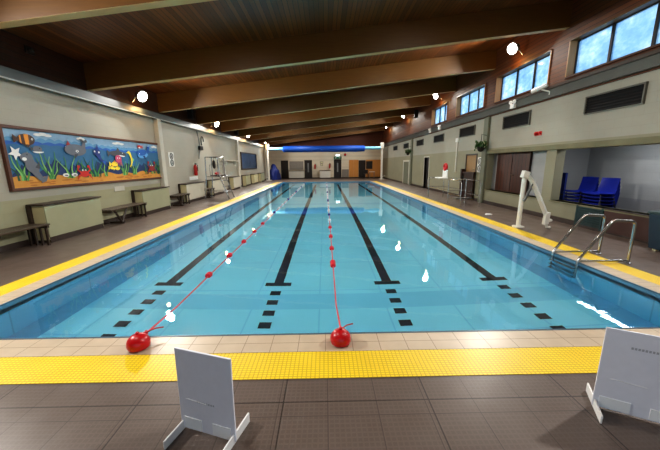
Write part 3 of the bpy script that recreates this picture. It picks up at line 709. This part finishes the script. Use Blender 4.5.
def speaker(x, y, z, label):
    t = thing('loudspeaker', label, 'loudspeaker', (x, y, z), 'black loudspeakers under the roof')
    cb = MB().box(x-.12, x+.12, y-.13, y+.13, z-.24, z+.24).build('cabinet', M['black'], t, bevel=.02, smooth=False)
    MB().box(x-.09, x+.09, y-.14, y-.13, z-.2, z+.2).build('grille', M['vent'], cb, smooth=False)
    bx = WL if x < 0 else WR
    MB().tube([(x, y, z+.1), (bx, y, z+.1)], .02, 8).build('wall_mount', M['steel_d'], t)
speaker(WL+.22, 14.3, 3.86, 'black loudspeaker above the channel on the left wall, nearer one')
speaker(WL+.22, 21.3, 3.80, 'black loudspeaker above the channel on the left wall, farther one')
speaker(WR-.25, 21.0, 4.80, 'black loudspeaker on the boards of the right wall beside a floodlight')
def twin(y, label):
    x = WR-.13; z = 3.42
    t = thing('emergency_twin_light', label, 'emergency light', (x, y, z), 'white twin-head emergency lights')
    MB().box(x+.0, x+.03, y-.03, y+.03, z-.06, z+.0).build('wall_mount', M['white'], t, smooth=False)
    MB().box(x-.08, x+.015, y-.10, y+.10, z-.10, z+.04).build('battery_box', M['white'], t, bevel=.012, smooth=False)
    for s_ in (-1, 1): MB().lathe([(.03, -.05), (.06, 0), (.055, .01)], (x-.06, y+s_*.10, z+.10), 14, axis=aim((-.8, -.5, -.2))).build('lamp_head', M['white'], t)
twin(10.35, 'white twin-head emergency light over the dark vent above the shuttered opening')
twin(16.8, 'white twin-head emergency light on the right channel near the white conduit')
twin(18.3, 'white twin-head emergency light on the right channel above the far dark door')
t = thing('security_camera', 'white tubular camera below the biggest window on the right', 'camera', (WR-.3, 8.9, 3.6))
R = aim((-.55, .80, -.28))
MB().lathe([(.05, -.20), (.055, -.18), (.055, .20), (.045, .20)], (WR-.30, 8.95, 3.62), 16, axis=R).build('body', M['white'], t)
MB().lathe([(.04, .19), (.04, .205)], (WR-.30, 8.95, 3.62), 16, axis=R).build('lens', M['black'], t)
MB().tube([(WR-.28, 8.90, 3.58), (WR-.1, 8.8, 3.5), (WR-.1, 8.8, 3.42)], .02, 8).build('bracket', M['whitep'], t)
t = thing('alarm_sounder', 'red alarm sounder on the right wall above the shuttered opening', 'alarm', (WR, 9.22, 2.42))
MB().lathe([(.05, 0), (.05, -.04), (.04, -.07), (.02, -.08)], (WR-.002, 9.26, 2.42), 16, axis='x').build('sounder', M['alarm'], t)
MB().lathe([(.04, 0), (.04, -.04), (.02, -.06)], (WR-.002, 9.12, 2.44), 14, axis='x').build('beacon', M['red'], t)
MB().box(WR-.01, WR-.001, 9.05, 9.36, 2.36, 2.48).build('wall_mount', M['alarm'], t, smooth=False)

# vents below the right channel
def vent(y0, y1, z0, z1, label):
    t = thing('wall_vent', label, 'vent', (WR, (y0+y1)/2, (z0+z1)/2), 'dark louvred vents under the right channel')
    f = .03
    MB().box(WR-.03, WR, y0, y1, z0, z0+f).box(WR-.05, WR, y0, y1, z1-f, z1).box(WR-.05, WR, y0, y0+f, z0+f, z1-f).box(WR-.05, WR, y1-f, y1, z0+f, z1-f).build('frame', M['ventf'], t, smooth=False)
    m = MB().box(WR-.012, WR, y0+f, y1-f, z0+f, z1-f)
    n = 6
    for i in range(n):
        z = z0+f+(z1-z0-2*f)*(i+.5)/n
        m.obox((WR-.025, (y0+y1)/2, z), (.006, 0, .014), (0, (y1-y0)/2-f, 0), (.001, 0, -.0006))
    m.build('louvre', M['vent'], t, smooth=False)
vent(6.22, 7.62, 2.70, 3.12, 'dark louvred vent nearest the camera, above the gallery of blue chairs')
vent(9.62, 11.05, 2.72, 3.16, 'dark louvred vent above the brown shuttered opening')
vent(13.1, 14.55, 2.73, 3.15, 'dark louvred vent above the tan door')
vent(16.5, 17.95, 2.72, 3.12, 'dark louvred vent past the white conduit, between tan door and far dark door')
vent(19.9, 21.3, 2.72, 3.10, 'dark louvred vent above the far dark door on the right wall')
vent(23.4, 24.8, 2.72, 3.10, 'dark louvred vent above the pale framed door')
vent(27.0, 28.4, 2.72, 3.10, 'dark louvred vent farthest along the right wall')
t = thing('conduit', 'white vertical conduit with junction box on the right wall behind lifeguard chair', 'conduit', (WR, 14.75, 1.1))
MB().tube([(WR-.03, 14.75, 1.15), (WR-.03, 14.75, 2.6)], .03, 8).build('pipe', M['whitep'], t)
MB().box(WR-.07, WR, 14.65, 14.87, 2.56, 2.74).build('junction_box', M['white'], t, bevel=.01, smooth=False)
pictosign(12.46, 1.50, WR-.0, -1, .36, .60, 'white sign with two black circle pictograms beside the tan door')
def plant(x, y, z, label):
    t = thing('hanging_plant', label, 'plant', (x, y, z), 'hanging baskets on the right pilasters')
    MB().lathe([(.03, -.2), (.09, -.17), (.13, -.08), (.14, 0), (.12, 0)], (x, y, z), 14).build('basket', M['basket'], t)
    MB().tube([(WR-.10, y, z+.42), (x, y, z+.46), (x, y, z+.02)], .012, 6).build('bracket', M['black'], t)
    m = MB()
    for i in range(330):
        a, b = random.uniform(0, 2*PI), random.uniform(-.5, 1.0); r = .21*random.uniform(.45, 1)
        c = Vector((x+r*math.cos(a), y+r*math.sin(a)*1.1, z+.05+r*b*1.0-.10*(r > .2)))
        u = Vector((random.uniform(-1, 1), random.uniform(-1, 1), random.uniform(-1, 1))).normalized(); w = u.cross(Vector((.3, .4, .86))).normalized(); s_ = random.uniform(.03, .06)
        m.add([c-u*s_, c+w*s_*.45, c+u*s_, c-w*s_*.45], [(0, 1, 2, 3)], 1 if (i % 9 == 0 and b > 0) else 0)
    m.build('foliage', [M['leaf'], M['flower']], t, smooth=False, kind='stuff')
plant(WR-.28, 11.98, 2.20, 'hanging basket of leaves and pale blossom on the pilaster beside the shutter')
plant(WR-.28, 22.5, 2.36, 'dark hanging basket on the far pilaster near the pale framed door')

# ------------------------------------------------------------------ gallery: stacked chairs and mat
def chair(x, y, z, label):
    """moulded shell facing +y on four splayed legs"""
    t = thing('stacking_chair', label, 'chair', (x, y, z), 'blue stacking chairs in the gallery')
    w = .265; m = MB(); prof = [(.24, .415), (.22, .44), (.10, .43), (-.08, .42), (-.17, .44), (-.22, .52), (-.25, .66), (-.275, .82)]
    rows = []
    for yy, zz in prof:
        ww = w*(1 if zz < .6 else .97)
        rows.append([(x+ww*s_, y+yy+(.03 if abs(s_) > .9 else 0)*(zz > .5), z+zz+(.012 if abs(s_) > .9 and zz < .5 else 0)) for s_ in (-1, -.6, 0, .6, 1)])
    th = Vector((0, -.006, -.012))
    vs = [p for r in rows for p in r]; k = len(vs); vs += [tuple(Vector(p)+th) for p in vs]
    fs = []
    for i in range(len(rows)-1):
        for j in range(4):
            a = i*5+j; fs += [(a, a+1, a+6, a+5), (k+a+5, k+a+6, k+a+1, k+a)]
    bd = [j for j in range(5)]+[i*5+4 for i in range(1, len(rows))]+[(len(rows)-1)*5+j for j in (3, 2, 1, 0)]+[i*5 for i in range(len(rows)-2, 0, -1)]
    for a, b in zip(bd, bd[1:]+bd[:1]): fs.append((a, k+a, k+b, b))
    m.add(vs, fs); m.build('shell', M['chair'], t)
    for sx in (-1, 1):
        for sy, y0, y1 in ((1, .17, .23), (-1, -.15, -.24)):
            MB().tube([(x+sx*.24, y+y0, z+.415), (x+sx*.28, y+y1, z)], .011, 6).build('leg', M['chairleg'], t)
    return t
names = ['bottom', 'second from bottom', 'middle', 'second from top', 'top']
first = chair(0, 0, 0, 'x')
used = False
for sname, x, y in (('stack nearer the tall blue mat', 7.2, 8.36), ('stack farther from the tall blue mat', 7.2, 7.75)):
    for k in range(5):
        c = first if not used else copy_tree(first); used = True
        c.location = (x-.012*k, y, .001+.088*k); c.rotation_euler = (0, 0, PI/2)
        c['label'] = 'blue moulded chair, %s of the %s' % (names[k], sname)
t = thing('foam_mat', 'tall blue foam mat standing at the end of the gallery', 'mat', (7.25, 9.15, 0))
MB().box(7.22, 7.28, 9.02, 9.34, 0, 1.27).build('pad', M['mat_blue'], t, bevel=.015, smooth=False)
MB().box(7.21, 7.22, 9.02, 9.34, .6, .64).build('strap', M['chairleg'], t, smooth=False)
t = thing('slatted_screen', 'dark teal slatted panel on the wall under the blue chairs', 'panel', (WR, 7.0, 0))
m = MB()
for i in range(9): m.box(WR-.045, WR-.025, 6.70, 7.36, .07+i*.05, .107+i*.05)
m.build('slats', M['teal'], t, smooth=False); MB().box(WR-.025, WR, 6.68, 7.38, .04, .53).build('backing', M['vent'], t, smooth=False)
for q in (6.66, 7.36): MB().box(WR-.05, WR, q, q+.04, .02, .54).build('frame', M['teal'], t, smooth=False)
t = thing('boarding', 'dull brown boarding under the sill next to the teal slatted panel', 'panel', (WR, 6.0, 0))
MB().box(WR-.037, WR-.003, 4.9, 6.64, .04, .53).build('board', M['brownp'], t, bevel=.004, smooth=False)
MB().box(WR-.045, WR-.003, 4.9, 6.64, .53, .55).build('capping', M['dwood'], t, smooth=False)
t = thing('storage_bin', 'dark teal storage bin standing by the brown boarding at the right edge', 'bin', (6.05, 5.05, 0))
m = MB(); q = lambda s_, z: [(6.08+s_*a, 5.02+s_*b*1.6, z) for a, b in ((-1, -1), (1, -1), (1, 1), (-1, 1))]
m.add(q(.15, .03)+q(.19, .66), [(3, 2, 1, 0), (4, 5, 6, 7)]+[(i, (i+1) % 4, 4+(i+1) % 4, 4+i) for i in range(4)]); m.build('bin_body', P('dark_teal_plastic', (16, 48, 66), .45), t, bevel=.015, smooth=False)
m = MB().add(q(.205, .66)+q(.195, .71), [(3, 2, 1, 0), (4, 5, 6, 7)]+[(i, (i+1) % 4, 4+(i+1) % 4, 4+i) for i in range(4)]); m.build('lid', M['teal'], t, bevel=.012, smooth=False)
for dx in (-.1, .1): MB().box(6.08+dx-.03, 6.08+dx+.03, 4.84, 4.9, 0, .03).box(6.08+dx-.03, 6.08+dx+.03, 5.14, 5.2, 0, .03).build('foot', M['chan_side'], t, smooth=False)

# ------------------------------------------------------------------ lifeguard chairs
def tubes(name, parent, segs, r=.02, m='steel'):
    mb = MB()
    for s_ in segs: mb.tube(s_, r, 8)
    return mb.build(name, M[m], parent)
t = thing('lifeguard_chair', 'tall steel lifeguard ladder chair on the left deck', 'lifeguard chair', (-5.1, 14.8, 0))
yA, yB = 14.4, 15.2
for y in (yA, yB):
    tubes('leg', t, [[(-5.72, y, 0), (-5.60, y, 1.1), (-5.58, y, 1.96)]], .028); tubes('leg', t, [[(-4.6, y, 0), (-4.97, y, 1.1), (-5.02, y, 1.96)]], .028)
    tubes('arm_rail', t, [[(-5.58, y, 1.96), (-5.0, y, 1.96)]], .02); tubes('seat_rail', t, [[(-5.62, y, 1.06), (-4.75, y, 1.06)]], .02)
    tubes('brace', t, [[(-5.68, y, .35), (-4.64, y, .35)], [(-5.4, y, 1.06), (-5.4, y, 1.6), (-5.05, y, 1.6), (-5.05, y, 1.06)]], .016)
for i, z in enumerate((.3, .58, .86)): 
    x = -4.6-.37*z/1.1; MB().box(x-.06, x+.06, yA, yB, z-.015, z+.015).build('step', M['steel_d'], t, smooth=False)
MB().box(-5.45, -4.95, yA+.1, yB-.1, 1.08, 1.13).build('seat', M['dwood'], t, bevel=.01, smooth=False)
tubes('crossbar', t, [[(-5.58, yA, 1.96), (-5.58, yB, 1.96)], [(-5.68, yA, .3), (-5.68, yB, .3)]], .018)
t = thing('rescue_tube', 'red rescue tube lying on the seat of the left lifeguard chair', 'rescue tube', (-5.2, 14.8, 1.13))
MB().tube([(-5.2, 14.55, 1.20), (-5.2, 14.7, 1.20), (-5.2, 14.9, 1.20), (-5.2, 15.05, 1.20)], [.05, .075, .075, .05], 12).build('float_body', M['red'], t)
MB().tube([(-5.2, 14.7+.0*i, 1.20) if False else (-5.2+.078*math.cos(i*PI/6), 14.8, 1.2+.078*math.sin(i*PI/6)) for i in range(12)], .012, 6, closed=True).build('strap', M['black'], t)
t = thing('rescue_torpedo', 'black rescue float hanging from the top rail of the left lifeguard chair', 'rescue float', (-5.35, 14.32, 1.5))
MB().lathe([(.01, -.2), (.06, -.14), (.075, 0), (.06, .14), (.01, .2)], (-5.15, 14.30, 1.62), 12).build('float_body', M['black'], t)
MB().tube([(-5.15, 14.30, 1.80), (-5.15, 14.34, 1.95), (-5.15, 14.4, 1.985)], .008, 6).build('cord', M['black'], t)

t = thing('lifeguard_chair', 'long low steel lifeguard platform chair with white seat on the right deck', 'lifeguard chair', (5.25, 12.9, 0))
x0, x1 = 4.92, 5.62
for x, y in ((x0, 14.3), (x0, 12.0), (x1, 14.3), (x1, 12.0)): tubes('leg', t, [[(x, y, 0), (x, y, .94)]], .016)
for x in (x0, x1):
    tubes('side_rail', t, [[(x, 14.3, .92), (x, 12.0, .92)], [(x, 14.3, .50), (x, 12.0, .50)]], .014)
    tubes('hand_rail', t, [[(x, 12.0, .94), (x, 10.95, .94), (x, 10.85, .86), (x, 10.85, 0)], [(x, 12.0, .4), (x, 10.85, .4)]], .014)
tubes('end_rail', t, [[(x0, 14.3, .92), (x1, 14.3, .92)], [(x0, 12.0, .92), (x1, 12.0, .92)], [(x0, 14.3, .5), (x1, 14.3, .5)], [(x0, 12, .5), (x1, 12, .5)]], .014)
MB().box(x0+.0, x1, 11.3, 11.7, .24, .27).build('step', M['steel_d'], t, smooth=False)
MB().box(4.80, 5.14, 12.65, 13.25, .94, .99).build('seat', M['white'], t, bevel=.015, smooth=False)
MB().box(5.10, 5.15, 12.70, 13.20, .99, 1.30).build('backrest', M['white'], t, bevel=.02, smooth=False)
t = thing('rescue_float', 'red rescue float hung over the white backrest of the right lifeguard chair', 'rescue float', (5.12, 12.95, 1.32))
MB().tube([(5.12, 12.95+.12*math.cos(i*PI/8), 1.42+.12*math.sin(i*PI/8)) for i in range(16)], .055, 10, closed=True).build('ring', M['red'], t)
MB().tube([(5.12, 12.95+.06*math.cos(a), 1.42+.06*math.sin(a)) for a in [i*PI/8 for i in range(16)]], .03, 8, closed=True).build('rope', M['rope'], t)
# ------------------------------------------------------------------ pool lift (white hoist) on the right deck
lx, ly = 4.78, 7.25
t = thing('pool_lift', 'white steel pool lift with folded arm on the right deck', 'pool lift', (lx, ly, 0))
MB().box(lx-.1, lx+.1, ly-.1, ly+.1, 0, .05).build('base_plate', M['whitep'], t, bevel=.01, smooth=False)
MB().tube([(lx, ly, .03), (lx+.01, ly, .7), (lx+.02, ly, 1.28)], [.052, .052, .048], 12).build('mast', M['whitep'], t)
MB().obox((lx+.03, ly, 1.30), (.07, 0, -.02), (0, .065, 0), (.02, 0, .08)).build('head', M['whitep'], t, bevel=.01, smooth=False)
MB().tube([(lx+.05, ly-.02, 1.30), (lx+.20, ly-.05, 1.13), (lx+.56, ly-.14, .34)], .055, 4).build('arm', M['whitep'], t)
MB().tube([(lx+.03, ly-.06, .66), (lx+.15, ly-.07, .98)], .03, 8).tube([(lx+.15, ly-.07, .98), (lx+.20, ly-.07, 1.10)], .014, 8).build('actuator', M['steel_d'], t)
MB().obox((lx+.57, ly-.15, .25), (.05, 0, .01), (0, .05, 0), (.01, 0, .14)).tube([(lx+.58, ly-.15, .12), (lx+.60, ly-.16, .035), (lx+.68, ly-.16, .03)], .03, 8).build('foot_bracket', M['whitep'], t)
MB().lathe([(.03, -.05), (.05, 0), (.03, .05)], (lx+.66, ly-.15, .2), 12, axis='x').build('knob', M['whitep'], t)
tag(MB().box(4.92, 5.10, 9.0, 9.12, 0, .05).build('kickboard', M['white'], bevel=.02, smooth=False), 'small white float lying on the right deck beyond the pool lift', 'float')
# ------------------------------------------------------------------ pool ladder: two handrails
t = thing('pool_ladder', 'stainless pool ladder with two looped handrails on the right edge', 'pool ladder', (4.1, 4.8, 0))
def arc(pts, r=.07, n=5):
    out = [Vector(pts[0])]
    for a, b, c in zip(pts, pts[1:], pts[2:]):
        a, b, c = map(Vector, (a, b, c)); u = (a-b).normalized(); v = (c-b).normalized()
        for i in range(n+1):
            s_ = i/n; out.append((b+u*r)*(1-s_)**2+b*2*s_*(1-s_)+(b+v*r)*s_**2)
    return out+[Vector(pts[-1])]
for y in (5.02, 4.50):
    hr = MB().tube(arc([(3.97, y, -.62), (3.99, y, .06), (4.45, y, .70), (4.80, y, .68), (4.80, y, .0)]), .022, 12).build('handrail', M['steel'], t)
    MB().tube([(3.99, y, .045), (4.80, y, .045)], .018, 10).build('tie_bar', M['steel'], t)
    MB().lathe([(.045, 0), (.045, .012), (.028, .02)], (4.80, y, .004), 14).build('flange', M['steel'], hr)
for z in (-.16, -.40, -.60): MB().box(3.91, 3.99, 4.50, 5.02, z-.012, z+.012).build('tread', M['steel'], t, bevel=.004, smooth=False)
# ------------------------------------------------------------------ roller posts and overhead pool cover
for x, lab in ((-5.72, 'white post holding the left end of the blue cover roller'), (5.74, 'white post holding the right end of the blue cover roller')):
    t = thing('roller_post', lab, 'post', (x, 31, 0), 'white posts of the pool cover roller')
    MB().box(x-.09, x+.09, 30.91, 31.09, .04, 3.02).build('shaft', M['whitep'], t, bevel=.015, smooth=False)
    MB().box(x-.17, x+.17, 30.88, 31.12, 3.02, 3.62).build('head', M['whitep'], t, bevel=.03, smooth=False)
    MB().box(x-.24, x+.24, 30.76, 31.24, 0, .04).build('base_plate', M['whitep'], t, smooth=False)
    s_ = 1 if x > 0 else -1
    MB().tube([(x+s_*.05, 31, .25), (x+s_*.34, 31, .35)], .03, 8).build('crank', M['whitep'], t)
t = thing('cover_roller', 'bright blue rolled pool cover spanning between the white posts', 'pool cover', (0, 31, 3.2))
MB().lathe([(.15, -5.55), (.15, 5.57)], (0, 31, 3.10), 18, axis='x').build('axle', M['tube'], t)
m = MB(); prof = [(.16, -4.22), (.29, -4.15), (.315, -3.2), (.30, 0), (.315, 3.1), (.29, 3.95), (.16, 4.02)]
m.lathe(prof, (0, 31, 3.06), 22, axis='x'); m.build('rolled_cover', M['cover'], t)
# blue tarpaulin heap beside the left post
t = thing('covered_trolley', 'dark blue tarpaulin draped over a trolley behind the left post', 'tarpaulin', (-5.2, 31.9, 0))
m = MB(); n = 28; prof = [(.62, .02), (.60, .2), (.57, .5), (.50, .8), (.47, 1.0), (.36, 1.12), (.30, 1.3), (.27, 1.45), (.16, 1.58), (.01, 1.63)]
vs = []; fs = []
for i, (r, z) in enumerate(prof):
    for j in range(n):
        a = 2*PI*j/n; rr = r*(1+.13*math.sin(a*7+z)*(1-z/2)+.16*math.sin(a*3+2.6*z)+.06*math.sin(a*11-3*z)); vs.append((-5.38+rr*math.cos(a)*.9+.08*z*math.sin(2*z), 32.0+rr*math.sin(a), max(z+.03*math.sin(a*5)*(z > .1), .006)))
for i in range(len(prof)-1):
    for j in range(n): fs.append((i*n+j, i*n+(j+1) % n, (i+1)*n+(j+1) % n, (i+1)*n+j))
fs.append(tuple((len(prof)-1)*n+j for j in range(n))); m.add(vs, fs); m.build('tarpaulin', M['tarp'], t)
MB().box(-5.7, -5.05, 31.7, 32.3, .02, .10).build('trolley_base', M['whitep'], t, smooth=False)
# table and wheelchair near the right post
t = thing('side_table', 'small white-topped table in front of the oak panelling', 'table', (4.95, 32.6, 0))
MB().box(4.72, 5.28, 32.3, 32.9, .70, .74).build('tabletop', M['white'], t, bevel=.008, smooth=False)
for x in (4.76, 5.24):
    for y in (32.34, 32.86): MB().tube([(x, y, 0), (x, y, .7)], .018, 8).build('leg', M['steel_d'], t)
t = thing('wheelchair', 'black folded wheelchair parked left of the white-topped table', 'wheelchair', (4.3, 32.4, 0))
for x in (4.12, 4.55):
    MB().tube([(x, 32.4+.30*math.cos(i*PI/10), .31+.30*math.sin(i*PI/10)) for i in range(20)], .02, 8, closed=True).build('wheel', M['black'], t)
    MB().tube([(x+.03, 32.0, .1), (x+.03, 32.1, .5), (x+.03, 32.6, .5), (x+.03, 32.65, .95)], .015, 8).build('side_frame', M['chairleg'], t)
MB().box(4.15, 4.55, 32.12, 32.6, .48, .53).build('seat', M['black'], t, bevel=.01, smooth=False)
MB().box(4.15, 4.55, 32.58, 32.63, .55, .93).build('backrest', M['black'], t, bevel=.01, smooth=False)

# ------------------------------------------------------------------ lane ropes and anchor buoys
def buoy(x, y, label, tilt):
    t = thing('anchor_buoy', label, 'buoy', (x, y, .006), 'red domed buoys on the near coping')
    R = Matrix.Rotation(tilt[0], 3, 'X') @ Matrix.Rotation(tilt[1], 3, 'Y')
    prof = [(.068, .0), (.084, .012)]+[(.094*math.cos(a), .045+.092*math.sin(a)) for a in [-.35+i*(PI/2+.35)/11 for i in range(11)]]+[(.006, .138)]
    MB().lathe(prof, (x, y, .006), 28).build('dome', M['red'], t)
    MB().lathe([(.014, 0), (.016, .015), (.01, .022)], (x, y, .140), 10).build('stud', M['red'], t)
    return t
buoy(-1.68, 2.44, 'red domed buoy at the near end of the left lane rope', (0, 0))
buoy(.12, 2.46, 'red domed buoy at the near end of the middle lane rope', (0, 0))
def lane_rope(x, xb, label, red_n, y1):
    t = thing('lane_rope', label, 'lane rope', (x, y1, ZW), 'lane ropes floating on the water')
    zr = ZW+.012
    MB().tube([(xb+.01, 2.52, .10), (xb+.01+(x-xb)*.2, 2.64, .05), (x, 3.3, zr), (x, 15, zr), (x, PF-.02, zr)], .009, 6).build('rope', M['rope'], t)
    MB().tube([(xb+.01, 2.55, .09), (xb+.07, 2.63, .085), (xb+.13, 2.66, .08)], .006, 6).build('knot_tail', M['rope'], t)
    MB().lathe([(.006, -.02), (.014, -.015), (.014, .015), (.006, .02)], (xb+.012, 2.58, .075), 8).build('knot', M['rope'], t)
    y = y1; i = 0
    while y < PF-.4:
        m_ = M['redf'] if i < red_n else (M['bluef'] if (i-red_n) % 4 == 1 else M['whitef'])
        mb = MB(); prof = [(.012, -.055), (.040, -.05), (.047, -.02), (.03, 0), (.047, .02), (.040, .05), (.012, .055)]
        mb.lathe(prof, (x, y, ZW+.02), 12, axis='y'); mb.build('float', m_, t)
        if i == 0 and x > 0: MB().lathe(prof, (x, y+.13, ZW+.02), 12, axis='y').build('float', m_, t)
        y += 1.0; i += 1
lane_rope(-1.78, -1.70, 'red lane rope with spaced floats on the left side of the pool', 5, 4.34)
lane_rope(.11, .12, 'red lane rope with spaced floats down the middle of the pool', 4, 4.72)

# ------------------------------------------------------------------ white display boards in the foreground
def signboard(p0, ang, w, h, label, lean=0.0):
    """p0 = floor point under the board's left edge; board runs along direction ang"""
    u = Vector((math.cos(ang), math.sin(ang), 0)); nrm = Vector((-u.y, u.x, 0)); zz = Vector((0, 0, 1))
    upv = (zz+nrm*lean).normalized()
    t = thing('display_board', label, 'board', (p0[0], p0[1], 0), 'white foam display boards on the near deck')
    p = Vector((p0[0], p0[1], .012)); th = .006
    F = lambda a, b, tt: tuple(p+u*a+upv*b+nrm*tt)
    pn = MB().prism([(0, 0), (w, 0), (w, h), (0, h)], F, -th, th).build('panel', M['board'], t, bevel=.002, smooth=False)
    for a in (.012, w-.012):
        c = p+u*a; q = lambda s_, b: tuple(c+nrm*s_+zz*(b-.012)+u*.0)
        mb = MB(); L = .155
        pr = [(-L, .0), (L, .0), (L, .066), (-L, .054)]
        mb.prism(pr, lambda s_, b, tt: tuple(c+nrm*s_+zz*(b-.011)+u*tt), -.005, .005); mb.build('foot', M['boardf'], t, bevel=.0015, smooth=False)
    # folded tabs and slots on the back
    F2 = lambda a, b, tt: tuple(p+u*a+upv*b-nrm*tt)
    for a0, a1 in ((.03, w*.40), (w*.60, w-.03)): MB().prism([(a0, .01), (a1, .01), (a1, .085), (a0, .085)], F2, th, th+.004).build('tab', M['tab'], pn, smooth=False)
    MB().prism([(w*.14, h*.392), (w*.18, h*.40), (w*.52, h*.385), (w*.52, h*.379), (w*.18, h*.392)], F2, th, th+.003).build('slot_edge', M['tab'], pn, smooth=False)
    return pn, F2, th
t, F2, th = signboard((-.905, 1.60), -.315, .385, .535, 'white display board on two feet, left of centre on the near deck', .02)
mb = MB()
for k in range(8): mb.flat([(.13+k*.016, .20), (.141+k*.016, .20), (.141+k*.016, .212), (.13+k*.016, .212)], F2, th+.0006)
mb.build('print', M['pencil'], t, smooth=False)
t, F2, th = signboard((1.755, 1.70), -.49, .46, .57, 'larger white display board cut by the right edge of the view', -.02)
mb = MB()
for k in range(10): mb.flat([(.13+k*.016, .455), (.141+k*.016, .455), (.141+k*.016, .47), (.13+k*.016, .47)], F2, th+.0006)
mb.build('print', M['pencil'], t, smooth=False)

# ------------------------------------------------------------------ light from the sky and added fill lamps
W = bpy.data.worlds.new('sky'); S.world = W; W.use_nodes = True
nt = W.node_tree; bg = nt.nodes['Background']
bg.inputs[0].default_value = (.62, .80, 1.0, 1); bg.inputs[1].default_value = 1.45
def fill_lamp(x, y, e, size=1.2):
    L = bpy.data.lights.new('added_roof_fill', 'AREA'); L.shape = 'RECTANGLE'; L.size = size; L.size_y = .25; L.energy = e; L.color = (1.0, .97, .90)
    o = bpy.data.objects.new('added_roof_fill', L); COL.objects.link(o); o.location = (x, y, roof_t(x)-.04)
for y in BEAMS[:-1]:  # unseen fill lamps added behind the beams to brighten the hall
    for x in (-2.6, 2.8): fill_lamp(x, y+.26, 62)

L = bpy.data.lights.new('added_gallery_fill', 'AREA'); L.shape = 'RECTANGLE'; L.size = 3; L.size_y = .2; L.energy = 36; L.color = (.95, .97, 1)  # unseen lamp added to brighten the gallery walls
o = bpy.data.objects.new('added_gallery_fill', L); COL.objects.link(o); o.location = (7.3, 6.5, 2.28); o.rotation_euler = (0, 0, PI/2)
# ------------------------------------------------------------------ camera
cam = bpy.data.cameras.new('camera'); co = bpy.data.objects.new('camera', cam); COL.objects.link(co)
f_px, pitch, yaw, roll = 300.69, .20084, .01404, -.00973
cam.sensor_width = 36; cam.lens = f_px/660*36; cam.clip_start = .05
cy, sy = math.cos(yaw), math.sin(yaw)
fwd = Vector((sy*math.cos(pitch), cy*math.cos(pitch), -math.sin(pitch))); rt = Vector((cy, -sy, 0)); up = rt.cross(fwd)
cr, sr = math.cos(roll), math.sin(roll)
r2 = rt*cr+up*sr; u2 = -rt*sr+up*cr
mw = Matrix.Identity(4)
for i in range(3): mw[i][0], mw[i][1], mw[i][2] = r2[i], u2[i], -fwd[i]
mw[2][3] = 1.6
co.matrix_world = mw
S.camera = co
S.view_settings.view_transform = 'Standard'; S.view_settings.look = 'Medium High Contrast'; S.view_settings.exposure = 0.1
